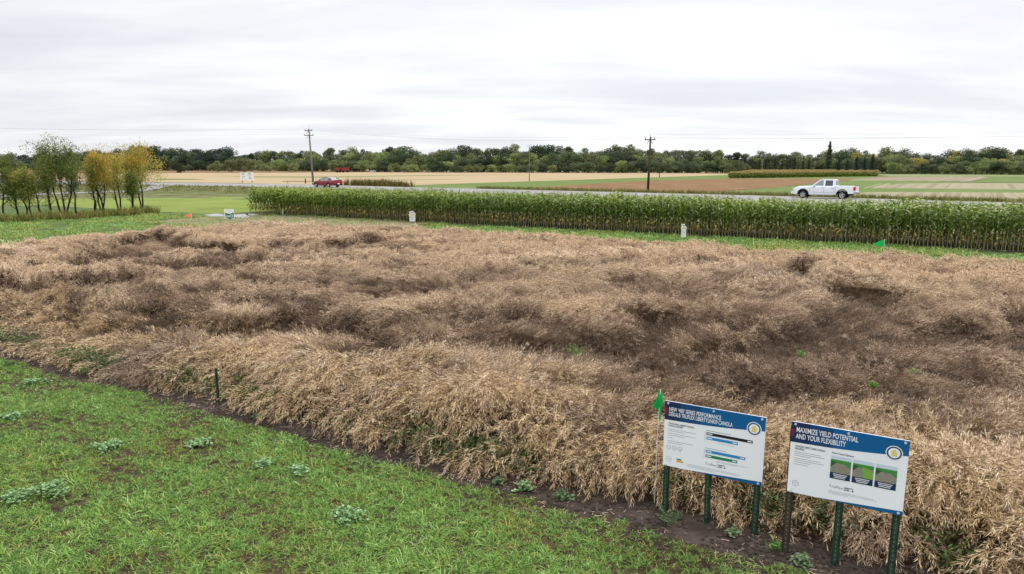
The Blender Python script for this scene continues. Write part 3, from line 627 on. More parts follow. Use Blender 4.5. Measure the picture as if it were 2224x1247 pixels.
# leaf material for the single plants takes its tint from the object colour instead
m_leafO = mat('corn leaf single', None, .45, .25, rnd=[lin(50, 70, 24), lin(80, 104, 36), lin(108, 132, 50), lin(148, 160, 78)], objr=True, trans=.25)
cvo = []
for i in range(8):
    lm2 = cv[i][1].copy(); lm2.materials[0] = m_leafO; cvo.append((cv[i][0], lm2))
def ramp_np(stops, t):
    xs = np.linspace(0, 1, len(stops)); return tuple(float(np.interp(t, xs, [s[c] for s in stops])) for c in range(3))
LT = [(1.25, .85, .55), (.85, .9, .8), (.9, .96, .9), (1.05, 1.05, .9), (1.35, 1.3, .9)]
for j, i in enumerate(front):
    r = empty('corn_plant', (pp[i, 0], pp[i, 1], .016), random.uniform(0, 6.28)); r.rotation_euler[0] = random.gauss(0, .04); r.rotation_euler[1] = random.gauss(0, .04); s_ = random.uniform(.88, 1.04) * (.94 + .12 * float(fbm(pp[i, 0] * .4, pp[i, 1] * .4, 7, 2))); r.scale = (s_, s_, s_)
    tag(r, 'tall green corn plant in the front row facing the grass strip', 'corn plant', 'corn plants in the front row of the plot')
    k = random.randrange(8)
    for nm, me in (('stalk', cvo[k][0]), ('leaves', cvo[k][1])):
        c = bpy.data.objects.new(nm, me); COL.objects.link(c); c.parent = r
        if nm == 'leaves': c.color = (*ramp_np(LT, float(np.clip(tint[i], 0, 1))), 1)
rest = np.array([i for i in range(len(pl)) if i not in fs]); n = len(rest)
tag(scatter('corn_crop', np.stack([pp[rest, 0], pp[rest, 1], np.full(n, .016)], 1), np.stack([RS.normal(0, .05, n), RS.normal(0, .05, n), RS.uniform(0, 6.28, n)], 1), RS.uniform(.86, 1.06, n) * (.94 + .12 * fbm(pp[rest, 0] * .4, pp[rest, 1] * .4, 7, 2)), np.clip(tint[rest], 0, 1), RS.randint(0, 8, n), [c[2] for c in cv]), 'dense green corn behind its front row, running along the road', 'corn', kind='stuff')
# distant second corn block
a0, a1, a2, a3 = [at(*q)[:2] for q in ((1592, 387.5), (1905, 383.0), (1905, 377.0), (1640, 377.5))]
bp = []
for s, t, n in ((0, 1, 900),):
    for q in range(5):
        tt = RS.rand(n); base = a0[None] + (a1 - a0)[None] * tt[:, None]; bp.append(base + np.array([0, 1.0 * q + .2]))
tt = RS.rand(9000, 2); inner = (a0[None] * (1 - tt[:, :1]) + a1[None] * tt[:, :1]) * (1 - tt[:, 1:]) + (a3[None] * (1 - tt[:, :1]) + a2[None] * tt[:, :1]) * tt[:, 1:]; bp.append(inner)
le = a0[None] + (a3 - a0)[None] * RS.rand(300)[:, None]; bp.append(le)
bp = np.concatenate(bp); n = len(bp); bt = np.where(RS.rand(n) < .8, .95, .7) - .3 * (bp[:, 0] < a0[0] + 22) * RS.rand(n)
m_tan = mat('corn tassels', None, .9, .1, rnd=[lin(150, 130, 84), lin(176, 156, 108), lin(188, 172, 124)])
def far_corn(seed):
    rs = np.random.RandomState(seed); mb = MB(); Q = []; mi = []
    for k in range(26):
        zz = rs.uniform(.15, 1.9); c = np.array([rs.normal(0, .28), rs.normal(0, .28), zz]); a = rs.normal(0, 1, 3); a /= np.linalg.norm(a); b = np.cross(a, rs.normal(0, 1, 3)); b /= np.linalg.norm(b)
        Q.append([c - a * .3, c - b * .06, c + a * .3, c + b * .06]); mi.append(1 if zz > 1.55 or rs.rand() < .15 else 0)
    mb.quads(np.array(Q), 0); mb.m = mi; return mb.mesh('far corn', [m_leaf, m_tan])
fb = MB(); P4 = [a0 + [.6, 1.0], a1 + [-.8, 1.0], a2 + [-.8, -.5], a3 + [.6, -.5]]
fb.add([(*p, .0) for p in P4] + [(*p, 1.6) for p in P4], [(4, 5, 6, 7), (0, 1, 5, 4), (1, 2, 6, 5), (2, 3, 7, 6), (3, 0, 4, 7)])
tag(scatter('corn_crop', np.stack([bp[:, 0], bp[:, 1], np.zeros(n)], 1), np.stack([np.zeros(n), np.zeros(n), RS.uniform(0, 6.28, n)], 1), RS.uniform(.85, 1.1, n), np.clip(bt, 0, 1), RS.randint(0, 4, n), [far_corn(i) for i in range(4)], fb.mesh('far corn body', [mat('corn body', None, .9, .1, var=[lin(70, 78, 36), lin(120, 112, 66)], scale=2)])), 'second corn plot with tan tassels beyond the brown field', 'corn', kind='stuff')

# ------------------------------------------------------------------ trees
m_bark = mat('bark', None, .95, .1, var=[lin(38, 32, 28), lin(66, 56, 48)], scale=6)
m_barkg = mat('grey bark', None, .95, .1, var=[lin(70, 64, 56), lin(100, 92, 82)], scale=6)
m_crown = mat('tree leaves', None, .75, .15, rnd=[(.66, .70, .62), (.86, .9, .8), (1, 1, 1), (1.25, 1.22, 1.0)], objr=True, trans=.22)  # narrow range of leaf tones, imitating haze over the far trees
def leaf_quads(C, size, rs, flat=.0):
    n = len(C); a = rs.normal(0, 1, (n, 3)); a /= np.linalg.norm(a, axis=1)[:, None]; b = np.cross(a, rs.normal(0, 1, (n, 3))); b /= np.linalg.norm(b, axis=1)[:, None]
    s = size * rs.uniform(.6, 1.3, (n, 1)); return np.stack([C - a * s, C - b * s * .62, C + a * s, C + b * s * .62], 1)
def crown_mesh(seed, kind, nleaf=3800):
    rs = np.random.RandomState(seed); mb = MB(); C = []; rr = []
    if kind == 'spruce' or kind == 'tall_spruce':
        for k in range(nleaf):
            t = rs.rand() ** .9; lay = math.floor(t * 16) / 16; rad = (1 - t) ** .8 * (.75 + .25 * math.sin(lay * 40)) * (.34 if kind == 'spruce' else .20) * (.75 + .5 * rs.rand()) * (1 - .25 * ((t * 16) % 1)) + .01
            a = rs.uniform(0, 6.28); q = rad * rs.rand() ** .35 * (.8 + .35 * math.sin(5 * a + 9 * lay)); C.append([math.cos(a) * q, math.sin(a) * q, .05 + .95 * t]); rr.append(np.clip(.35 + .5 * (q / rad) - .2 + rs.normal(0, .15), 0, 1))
        C = np.array(C); size = .018
    else:
        lob = []
        W = {'round': .46, 'tall': .34, 'wide': .6, 'wispy': .36, 'bush': .66}[kind]
        nl = {'wispy': 26}.get(kind, 17)
        for k in range(nl):
            t = rs.rand(); zz = .10 + .80 * t if kind != 'bush' else .12 + .62 * t
            env = math.sin(math.pi * min(1, max(.12, (t * .9 + .12)))) ** .6
            a = rs.uniform(0, 6.28); q = W * env * rs.rand() ** .5 * .8; r = rs.uniform(.09, .2) * (1 if kind != 'wispy' else .6)
            lob.append((math.cos(a) * q, math.sin(a) * q, min(zz, 1 - r), r))
        lob.append((0, 0, .5, .24)) if kind != 'wispy' else None
        wts = np.array([l[3] ** 2 for l in lob]); wts /= wts.sum(); idx = rs.choice(len(lob), nleaf, p=wts)
        d = rs.normal(0, 1, (nleaf, 3)); d /= np.linalg.norm(d, axis=1)[:, None]; L = np.array(lob)[idx]; q = L[:, 3] * rs.uniform(.45, 1.12, nleaf)
        C = L[:, :3] + d * q[:, None] * np.array([1.1, 1.1, .85]); shade = rs.rand(len(lob)) * .5
        rr = np.clip(.2 + shade[idx] + rs.normal(0, .18, nleaf), 0, 1); C[:, 2] = np.maximum(C[:, 2], .02); size = .024
    Q = leaf_quads(C, size, rs); mb.quads(Q, 0, list(map(float, rr))); return mb.mesh('crown', [m_crown])
CM = {k: [crown_mesh(1000 + 50 * i + j, k) for j in range(n)] for i, (k, n) in enumerate((('round', 4), ('tall', 4), ('wide', 3), ('wispy', 3), ('bush', 3), ('spruce', 2), ('tall_spruce', 1)))}
tk = MB(); tk.tube([(0, 0, 0), (.01, 0, .3), (0, .01, .75)], [.022, .016, .005], 5)
for a in range(6):
    an = a * 1.05; z0 = .3 + .06 * a; tk.tube([(0, 0, z0), (math.cos(an) * .14, math.sin(an) * .14, z0 + .16), (math.cos(an) * .2, math.sin(an) * .2, z0 + .28)], [.009, .006, .002], 4)
trunk_me = tk.mesh('trunk', [m_bark])
COLN = {'dark green': (52, 64, 40), 'dull green': (74, 84, 52), 'olive': (94, 98, 56), 'light green': (104, 114, 62), 'yellowing': (138, 126, 60), 'grey green': (84, 90, 70), 'blue green': (44, 56, 46)}
ORD = ['first', 'second', 'third', 'fourth', 'fifth', 'sixth', 'seventh', 'eighth', 'ninth', 'tenth', 'eleventh', 'twelfth', 'thirteenth', 'fourteenth', 'fifteenth', 'sixteenth', 'seventeenth', 'eighteenth', 'nineteenth', 'twentieth']
LM = [(-400, 330, 'behind the young tree row'), (330, 470, 'west of the billboard'), (470, 600, 'behind the white billboard'), (600, 680, 'just west of the tall road pole'), (680, 770, 'behind the red car'), (770, 900, 'behind the white parked cars'), (900, 1020, 'between red car and thin pole'),
      (1020, 1150, 'just west of the thin pole'), (1150, 1280, 'just east of the thin pole'), (1280, 1412, 'just west of the dark road pole'), (1412, 1530, 'just east of the dark road pole'), (1530, 1640, 'at the west end of the second corn plot'),
      (1640, 1780, 'behind the middle of the second corn plot'), (1780, 1910, 'behind the white truck'), (1910, 2030, 'just east of the second corn plot'), (2030, 2140, 'behind the striped plots'), (2140, 2700, 'behind the square green plot')]
trees = []     # px, base depth, height, kind, colour, layer
topx = [-300, 0, 200, 340, 500, 520, 560, 640, 690, 740, 780, 870, 920, 990, 1060, 1110, 1160, 1215, 1300, 1360, 1400, 1450, 1500, 1540, 1600, 1700, 1830, 1880, 1950, 1985, 2080, 2110, 2180, 2224, 2500]
topy = [336, 336, 333, 322, 323, 331, 332, 330, 327, 331, 323, 323, 330, 322, 331, 320, 324, 318, 326, 323, 330, 331, 331, 336, 335, 334, 329, 327, 328, 336, 331, 327, 330, 331, 331]
bdx = [-300, 340, 640, 900, 1500, 1900, 2224, 2500]; bdd = [480, 520, 470, 395, 360, 330, 300, 290]
def y_for_depth(d): return 358 + CH * F / d
def add_tree(px, depth, hgt, kind, colr, gname): trees.append(dict(px=px, d=depth, h=hgt, kind=kind, col=colr, g=gname))
random.seed(21)
x = -150
while x < 2400:
    d = float(np.interp(x, bdx, bdd)) + 22 + random.uniform(-6, 10); ty = float(np.interp(x, topx, topy)) + random.uniform(-7, 8)
    hgt = CH + (358 - ty) * d / F
    left = x < 520
    c = random.choice(['dark green', 'dark green', 'blue green', 'dull green'] if left else ['dull green', 'dull green', 'grey green', 'dark green', 'olive', 'olive'] + (['yellowing'] if x > 1800 else []))
    add_tree(x, d, hgt, random.choice(['round', 'round', 'tall', 'wispy', 'tall'] if not left else ['round', 'tall', 'round']), c, 'tall'); x += random.uniform(13, 19)
x = -150
while x < 2400:
    d = float(np.interp(x, bdx, bdd)) + random.uniform(0, 8); ty = float(np.interp(x, topx, topy)) + random.uniform(8, 18)
    hgt = CH + (358 - ty) * d / F; left = x < 520
    c = random.choice(['dark green', 'dull green', 'blue green'] if left else ['dull green', 'olive', 'dark green', 'light green'] + (['yellowing'] if x > 1900 and random.random() < .6 else []))
    if not (1640 < x < 1770) : add_tree(x, d, hgt, random.choice(['round', 'wide', 'round', 'tall']), c, 'middle')
    x += random.uniform(15, 22)
x = -140
while x < 2400:
    d = float(np.interp(x, bdx, bdd)) - 10 + random.uniform(-3, 3); hgt = CH + (358 - random.uniform(343, 356)) * d / F
    if not (1600 < x < 1910): add_tree(x, d, hgt, 'bush', random.choice(['olive', 'light green', 'dull green', 'dark green', 'dull green'] if x > 520 else ['dark green', 'dull green']), 'low')
    x += random.uniform(17, 28)
for px, w in ((482, 1), (512, 1.2), (540, 1.35), (592, .9), (645, .8)): add_tree(px, 395, 7.2 * w, 'bush', 'olive', 'willow')
for px in range(1612, 1780, 15): add_tree(px + random.uniform(-3, 3), 345, random.uniform(5.4, 7.4), 'spruce', 'dark green', 'spruce')
for px, h in ((1811, 6.0), (1829, 6.0), (1849, 6.8), (1866, 6.6), (1883, 7.8)): add_tree(px, 290, h, 'spruce', 'blue green', 'young spruce')
add_tree(1789, 330, CH + 44 * 330 / F, 'tall_spruce', 'dark green', 'tall spruce')
add_tree(1553, 352, CH + 30 * 352 / F, 'wispy', 'light green', 'tall')
trees.sort(key=lambda t: t['px'])
SIZEW = {'tall': 'tall', 'middle': 'mid-height', 'low': 'low bushy', 'willow': 'round bushy olive', 'spruce': 'dark spruce', 'young spruce': 'young blue-green spruce', 'tall spruce': 'tallest pointed spruce'}
KW = {'round': 'round-crowned', 'tall': 'narrow', 'wide': 'broad', 'wispy': 'open-crowned', 'bush': '', 'spruce': '', 'tall_spruce': ''}
def lm(px):
    for a, b, s in LM:
        if a <= px < b: return s
    return LM[-1][2]
groups = {}
for t in trees:
    if t['g'] in ('tall', 'middle', 'low'): s = ' '.join(x for x in (SIZEW[t['g']], KW[t['kind']], t['col'], 'tree') if x)
    elif t['g'] == 'willow': s = 'round bushy olive willow'
    else: s = SIZEW[t['g']]
    t['s'] = s; t['lm'] = lm(t['px']); groups.setdefault((s, t['lm']), []).append(t)
for (s, l), L in groups.items():
    for i, t in enumerate(L):
        t['label'] = (s + ' ' + l) if len(L) == 1 else (ORD[i] + ' ' + s + ' ' + l)
def place_tree(t):
    zc_ = t['d']; p = ((t['px'] - 1112) / F * zc_, zc_)
    con = 'spruce' in t['kind']
    r = empty('spruce_tree' if con else ('willow_bush' if t['g'] == 'willow' else 'tree'), (p[0], p[1], 0), random.uniform(0, 6.28))
    c = bpy.data.objects.new('crown', random.choice(CM[t['kind']])); COL.objects.link(c); c.parent = r
    w = random.uniform(1.0, 1.35) if not con else 1.0; t['h'] *= 1.08
    if t['g'] == 'willow': w = 1.25
    c.scale = (t['h'] * w, t['h'] * w, t['h']); b = random.uniform(.85, 1.15); k = lin(*COLN[t['col']]); g_ = sum(k) / 3; k = [(g_ + (q - g_) * .82) * 1.85 + a_ for q, a_ in zip(k, (.010, .012, .016))]; c.color = (k[0] * b, k[1] * b, k[2] * b, 1)  # crown colour greyed, lightened and blued: distance haze painted in
    u = bpy.data.objects.new('trunk', trunk_me); COL.objects.link(u); u.parent = r; u.scale = (t['h'],) * 3
    tag(r, t['label'], 'tree' if t['g'] != 'willow' else 'bush', 'trees along the far edge of the fields')
for t in trees: place_tree(t)
print('far trees', len(trees))
# lone dark bush on the stubble
r = empty('bush', tuple(at(392, 376))); c = bpy.data.objects.new('foliage', CM['bush'][1]); COL.objects.link(c); c.parent = r; c.scale = (6.5, 5, 3.4); c.color = (*lin(62, 62, 44), 1)
c = bpy.data.objects.new('trunk', trunk_me); COL.objects.link(c); c.parent = r; c.scale = (2.5,) * 3
tag(r, 'lone low dark bush on the tan stubble beside the small tree row', 'bush')
for i, (px, w, l) in enumerate(((852, .8, 'smaller reddish-brown roadside shrub nearer the red car'), (874, 1.2, 'larger reddish-brown roadside shrub farther from the red car'))):
    q = at(px, 410.5, .3); r = empty('shrub', (q[0], q[1], .3)); c = bpy.data.objects.new('foliage', CM['bush'][i]); COL.objects.link(c); c.parent = r; c.scale = (1.7 * w, 1.7 * w, 1.4); c.color = (*lin(112, 76, 58), 1)
    tag(r, l, 'shrub', 'dry shrubs by the road')

# near row of small trees
m_nl = mat('small tree leaves', None, .6, .2, rnd=[lin(82, 96, 48), lin(118, 130, 64), lin(152, 156, 78), lin(194, 174, 80), lin(200, 152, 70)], trans=.3)
def small_tree(px, py, top, stems, lo, yellow, dens, label, wid=1.0, seed=0):
    rs = np.random.RandomState(seed); b = at(px, py, 0); Ht = zat(top, b[1]); r = empty('young_tree', (b[0], b[1], 0)); tag(r, label, 'tree', 'young trees in the row by the lawn')
    tr = MB(); tips = []
    for s in range(stems):
        a = rs.uniform(0, 6.28); ox = (s - (stems - 1) / 2) * .22; lean = (s - (stems - 1) / 2) * .09 * wid * 6 / Ht + rs.normal(0, .05); hh = Ht * rs.uniform(.62, .85)
        pts = [(ox * .6, rs.normal(0, .05), -.05)]; n = 8; d = np.array([lean, rs.normal(0, .04), 1.])
        p = np.array(pts[0])
        for k in range(n):
            d2 = d + rs.normal(0, .11, 3) * np.array([1, 1, 0]); p = p + d2 * hh / n; pts.append(tuple(p))
        tr.tube(pts, [0.075 * (1 - .85 * i / n) + .006 for i in range(n + 1)], 6)
        for k in range(2, n + 1):
            for q in range(4 if k > 3 else 2):
                a = rs.uniform(0, 6.28); l = Ht * rs.uniform(.12, .24) * wid * (1.25 - .6 * k / n); st = np.array(pts[k]); dd = np.array([math.cos(a), math.sin(a), rs.uniform(.5, 1.5)]); dd /= np.linalg.norm(dd)
                e1 = st + dd * l * .6 + rs.normal(0, .05, 3); e2 = e1 + (dd + np.array([0, 0, .3])) * l * .5 + rs.normal(0, .08, 3)
                tr.tube([st, e1, e2], [.02, .012, .004], 4, cap=False); tips += [(e1, l), (e2, l), ((st + e1) / 2, l)]
                for _ in range(3):
                    b0 = st + (e2 - st) * rs.uniform(.3, .9); b1 = b0 + rs.normal(0, .5, 3) * l * .5 + np.array([0, 0, .12]); tr.tube([b0, b1], [.008, .003], 3, cap=False); tips.append((b1, l))
    tr.build('trunk', m_bark, r, True)
    C = []; rr = []; nper = int(34 * dens)
    for e, l in tips:
        if e[2] < (lo + .12) * Ht and rs.rand() < .88: continue
        th = 1.0 if e[2] < Ht * .8 else .55
        yb = rs.normal(yellow - .13, .15) + .35 * (e[2] / Ht - .55); m = max(3, int(nper * th * rs.uniform(.4, 1.3)))
        C.append(e + rs.normal(0, .12 + .08 * l, (m, 3))); rr += list(np.clip(yb + rs.normal(0, .12, m), 0, 1))
    C = np.concatenate(C); rr = np.array(rr); k_ = (C[:, 2] > .9) & (C[:, 2] < Ht * (.93 + .09 * vnoise(C[:, 0] * 2.2 + 50, C[:, 1] * 2.2 + 50, seed))); C = C[k_]; rr = rr[k_]
    lf = MB(); lf.quads(leaf_quads(C, .052, rs), 0, [float(q) for q in rr]); lf.build('crown', m_nl, r)
NT = [(-60, 476, 300, 2, .25, .25, 1.3, 'dark green bushy tree cut by the picture edge'),
      (12, 472, 305, 1, .2, .22, 1.6, 'bushy green tree at the outer end of the young tree row', 1.3), (42, 473, 352, 2, .3, .25, 1.2, 'low bushy dark green tree next to the outer end of the row'), (66, 474, 352, 2, .25, .4, 1.0, 'low forked tree with yellowing leaves low in the row'),
      (92, 473, 340, 1, .3, .62, .8, 'single-stemmed tree with yellow leaves in the row'), (115, 472, 330, 2, .35, .35, .8, 'thin tree with a crooked stem before the tallest tree'),
      (141, 470, 283, 3, .34, .28, 1.25, 'tallest young tree, green below with a thin pale top', 1.1), (166, 466, 350, 1, .35, .25, .8, 'small dark-leaved single-stemmed tree in the middle of the row'), (207, 464, 330, 2, .3, .55, .5, 'sparse tree with a long bare stem before the golden one'),
      (224, 463, 298, 3, .3, .88, 1.1, 'golden-orange topped tree with three close stems', 1.0), (262, 459, 330, 2, .3, .66, 1.0, 'two-stemmed yellow-green tree between two golden ones'), (290, 457, 358, 2, .25, .35, .9, 'short olive tree beside the last tree of the row'),
      (308, 455, 306, 2, .28, .78, 2.0, 'yellow-green round tree with low forked trunk ending the row', 2.0)]
for i, t in enumerate(NT): small_tree(*t[:8], wid=t[8] if len(t) > 8 else .9, seed=i + 5)

# ------------------------------------------------------------------ poles and wires
m_pole = mat('weathered pole wood', None, .9, .1, var=[lin(104, 98, 92), lin(140, 134, 126)], scale=3, stretch=(4, 4, .4))
m_pole2 = mat('dark pole wood', None, .9, .1, var=[lin(58, 50, 44), lin(84, 74, 66)], scale=3, stretch=(4, 4, .4))
m_ins = mat('insulator', lin(150, 146, 142), .3, .5); m_wire = mat('wire', lin(170, 172, 178), .5, .3)
def pole(px, py, top, z0, arms, label, m, rad=.16, yaw=0.0, name='utility_pole', lean=0):
    b = at(px, py, z0); Ht = zat(top, b[1]) - z0; r = empty(name, tuple(b), yaw); tag(r, label, 'utility pole')
    mb = MB(); mb.tube([(0, 0, -.3), (lean * .5, 0, Ht * .5), (lean, 0, Ht)], [rad, rad * .85, rad * .62], 10); mb.build('shaft', m, r, True); tops = []
    for az, L, n_ins in arms:
        mb = MB(); z = Ht * az; x0 = lean * az; mb.box((x0, -.14, z), (L, .11, .13)); mb.box((x0 - L * .16, -.17, z - .28), (.05, .03, .6), 0, M=Matrix.Rotation(.6, 3, 'Y')); mb.box((x0 + L * .16, -.17, z - .28), (.05, .03, .6), 0, M=Matrix.Rotation(-.6, 3, 'Y'))
        a = mb.build('crossarm', m, r)
        ib = MB()
        for k in range(n_ins):
            x = -L / 2 + .12 + (L - .24) * k / max(1, n_ins - 1); ib.tube([(x0 + x, -.14, z + .06), (x0 + x, -.14, z + .16), (x0 + x, -.14, z + .26)], [.03, .07, .05], 6)
            tops.append((x0 + x, -.14, z + .27))
        if n_ins: ib.build('insulator', m_ins, a)
    mb = MB(); mb.tube([(lean, 0, Ht), (lean, 0, Ht + .3)], .03, 6); mb.build('pin', m_ins, r); tops.append((lean, 0, Ht + .3))
    M = Matrix.Translation(Vector(b.tolist())) @ Matrix.Rotation(yaw, 4, 'Z'); return r, [M @ Vector(t) for t in tops], b
p1, t1, b1_ = pole(680.5, 401, 280, .8, [(.97, 1.5, 3), (.885, 1.9, 3)], 'tall grey wooden pole with two crossarms standing beside the red car', m_pole, .19, R(-18), lean=-.35)
p2, t2, b2_ = pole(1407, 418, 297, .6, [(.945, 1.5, 2)], 'dark wooden road pole with one crossarm behind the middle of the corn', m_pole2, .17, R(-35), lean=.12)
p3, t3, b3_ = pole(1149.5, 394, 318, 0, [], 'thin pale pole on the edge of the stubble field', m_pole, .11)
mb = MB(); Ht3 = zat(318, b3_[1]); mb.box((-.35, 0, Ht3), (.7, .07, .07)); mb.build('lamp_arm', m_pole, p3)
for px, py, top, l in ((1432, 385, 349, 'very small distant pole just beyond the dark road pole'), (1583.5, 378, 345, 'distant pole at the near corner of the second corn plot'), (1655, 376, 348, 'short distant pole before the dark spruces'), (1682, 376, 344, 'taller distant pole before the dark spruces')):
    pole(px, py, top, 0, [(.96, 1.6, 0)], l, m_pole2 if px < 1600 else m_pole, .14)
def wires(pairs, sag, label, rad=.008):
    mb = MB()
    for a, b in pairs:
        a = Vector(a); b = Vector(b); n = 24; mb.tube([a + (b - a) * (i / n) - Vector((0, 0, sag * 4 * (i / n) * (1 - i / n))) for i in range(n + 1)], rad, 4, cap=False)
    tag(mb.build('power_line', m_wire), label, 'cable', 'overhead power lines')
dirp = Vector((b1_ - b2_).tolist()); 
wires([(t1[-1], t2[-1]), (t1[0], t2[0]), (t1[2], t2[1])], 1.0, 'sagging overhead wires between the tall grey pole and the dark pole')
wires([(t1[k], Vector(t1[k]) + Vector((-80, -22, .5))) for k in (0, 2, 3)], .8, 'overhead wires running west from the tall grey pole')
wires([(t2[k], Vector(t2[k]) + Vector((75, -52, .4))) for k in (0, 1, 2)], .9, 'overhead wires running east from the dark road pole')
wires([(np.array([190, 120, 10.6]), np.array([b3_[0], b3_[1], Ht3]))], 1.0, 'single thin wire running east from the thin pale pole')

# ------------------------------------------------------------------ panel graphics helper
def text_geo(body, size, xs=1.0, bold=.0):
    cu = bpy.data.curves.new('t', 'FONT'); cu.body = body; cu.size = size; cu.offset = bold; cu.resolution_u = 3
    o = bpy.data.objects.new('t', cu); me = bpy.data.meshes.new_from_object(o); vs = [(v.co.x * xs, v.co.y) for v in me.vertices]; fs = [tuple(p.vertices) for p in me.polygons]
    bpy.data.objects.remove(o); bpy.data.curves.remove(cu); bpy.data.meshes.remove(me)
    return vs, fs
class Panel:
    """drawing surface: s to the viewer's right 0..W, t down 0..H, all laid a hair proud of a board; mesh local x=s, y=-n, z=H-t"""
    def __init__(s, W, H): s.W, s.H, s.mb, s.k = W, H, MB(), 0
    def P(s, a, b, lay): return (a, -(.006 + .0006 * lay), s.H - b)
    def poly(s, pts, mi, lay=1): s.mb.add([s.P(a, b, lay) for a, b in pts], [tuple(range(len(pts)))[::-1]], mi)
    def rect(s, a, b, w, h, mi, lay=1): s.poly([(a, b), (a + w, b), (a + w, b + h), (a, b + h)], mi, lay)
    def disc(s, a, b, r, mi, lay=1, n=28): s.poly([(a + r * math.cos(6.2832 * k / n), b + r * math.sin(6.2832 * k / n)) for k in range(n)], mi, lay)
    def ring(s, a, b, r, w, mi, lay=1, n=28):
        for k in range(n):
            c0, s0, c1, s1 = math.cos(6.2832 * k / n), math.sin(6.2832 * k / n), math.cos(6.2832 * (k + 1) / n), math.sin(6.2832 * (k + 1) / n)
            s.poly([(a + r * c0, b + r * s0), (a + r * c1, b + r * s1), (a + (r - w) * c1, b + (r - w) * s1), (a + (r - w) * c0, b + (r - w) * s0)], mi, lay)
    def text(s, body, a, b, size, mi, lay=3, xs=1.0, bold=.0, width=None):
        vs, fs = text_geo(body, size, 1.0, bold)
        if width: xs = width / max(v[0] for v in vs)
        s.mb.add([(a + x * xs, -(.006 + .0006 * lay), s.H - b + y) for x, y in vs], fs, mi)
def flat(name, rgb, rough=.45, spec=.4): return mat(name, lin(*rgb), rough, spec)
m_white = mat('printed white board', None, .45, .4, var=[lin(238, 242, 248), lin(243, 246, 250)], scale=1.5)
m_navy = flat('navy print', (22, 44, 84)); m_blue = flat('blue print', (0, 92, 148)); m_midblue = flat('mid blue print', (14, 68, 118)); m_mag = flat('magenta print', (120, 30, 80))
m_tblack = flat('black print', (26, 28, 44)); m_cyan = flat('sky blue print', (52, 138, 196)); m_grn = flat('green print', (36, 130, 90)); m_grey = flat('grey print', (150, 154, 162)); m_yel = flat('pale yellow print', (226, 206, 120)); m_lb = flat('pale blue print', (190, 220, 236))
m_or = flat('orange print', (226, 168, 84)); m_ttxt = flat('white lettering', (240, 242, 245)); m_dgry = flat('dark grey print', (84, 88, 96)); m_teal = flat('teal print', (110, 170, 150))
m_psky = flat('print sky', (200, 216, 230)); m_pgr = flat('print field green', (70, 140, 66)); m_pgd = flat('print dark green', (44, 92, 50)); m_pgl = flat('print light green', (120, 170, 76))
m_psoil = mat('print soil', None, .5, .3, var=[lin(126, 124, 110), lin(152, 148, 134)], scale=60)
SM = [m_white, m_navy, m_midblue, m_blue, m_mag, m_ttxt, m_tblack, m_cyan, m_grn, m_grey, m_yel, m_lb, m_or, m_dgry, m_teal, m_psky, m_pgr, m_pgd, m_pgl, m_psoil]
WH, NV, MBL, BL, MG, TX, BK, CY, GR, GY, YE, LB, OR, DG, TL, PS, PG, PD, PL_, SO = range(20)
m_post = mat('green painted steel post', None, .55, .4, var=[lin(20, 40, 31), lin(36, 62, 48), lin(66, 76, 58)], scale=14); m_bolt = mat('pale bolt head', lin(220, 222, 224), .35, .6, metal=.3); m_stud = mat('post hole', lin(96, 112, 100), .5, .4)
def steel_post(parent, x, y, h, rust=False):
    mb = MB(); mb.box((x, y, h / 2 - .15), (.038, .006, h + .3)); mb.box((x - .018, y + .014, h / 2 - .15), (.006, .028, h + .3)); mb.box((x + .018, y + .014, h / 2 - .15), (.006, .028, h + .3))
    mb.box((x - .027, y + .028, h / 2 - .15), (.02, .005, h + .3)); mb.box((x + .027, y + .028, h / 2 - .15), (.02, .005, h + .3))
    z = .1
    while z < h - .02: mb.box((x, y - .0035, z), (.010, .003, .018), 1); z += .05
    return mb.build('post', [m_post if not rust else m_pole2, m_stud], parent)
def board_sign(A, B, zA0, zA1, label, draw, posts, rusty=()):
    """A,B ground points (left,right) of the board; zA0..zA1 its height"""
    A = Vector(A); B = Vector(B); W = (B - A).length; H = zA1 - zA0; yaw = math.atan2(B.y - A.y, B.x - A.x)
    r = empty('information_sign', (A.x, A.y, 0), yaw); tag(r, label, 'sign', 'printed information signs on steel posts')
    pn = Panel(W, H); pn.mb.box((W / 2, 0, H / 2), (W, .010, H), WH); draw(pn, W, H)
    o = pn.mb.build('panel', SM, r, loc=(0, -.03, zA0))
    for i, (px_, hh) in enumerate(posts): steel_post(r, px_ * W, 0, hh, i in rusty)
    for a, b in ((.035, .03), (.965, .03), (.5, .035), (.965, .97), (.035, .985)):
        mb = MB(); mb.tube([(a * W, -.037, zA1 - b * H), (a * W, -.046, zA1 - b * H)], .013, 8); mb.build('bolt', m_bolt, r)
    return r
def header(p, W, H):
    n = 24
    for k in range(n):                                         # printed fade from navy to blue
        a, b = k / n, (k + 1) / n; f = lambda s: H * (.285 - .085 * s + .02 * math.sin(s * 3.14))
        p.poly([(a * W, 0), (b * W, 0), (b * W, f(b)), (a * W, f(a))], NV if k < 4 else (MBL if k < 9 else BL), 1)
    p.rect(0, H * .10, W * .028, H * .10, MG, 2)
def badge(p, x, y, r):
    p.disc(x, y, r * 1.12, WH, 3); p.disc(x, y, r, MBL, 4); p.disc(x, y, r * .78, WH, 5)
    for q, (dx, dy, s) in enumerate(((0, -.35, .22), (-.22, -.05, .22), (.22, 0, .22), (0, .2, .26), (-.22, .38, .18), (.24, .36, .18))): p.disc(x + dx * r, y + dy * r, s * r, YE, 6 + q * .2, 8)
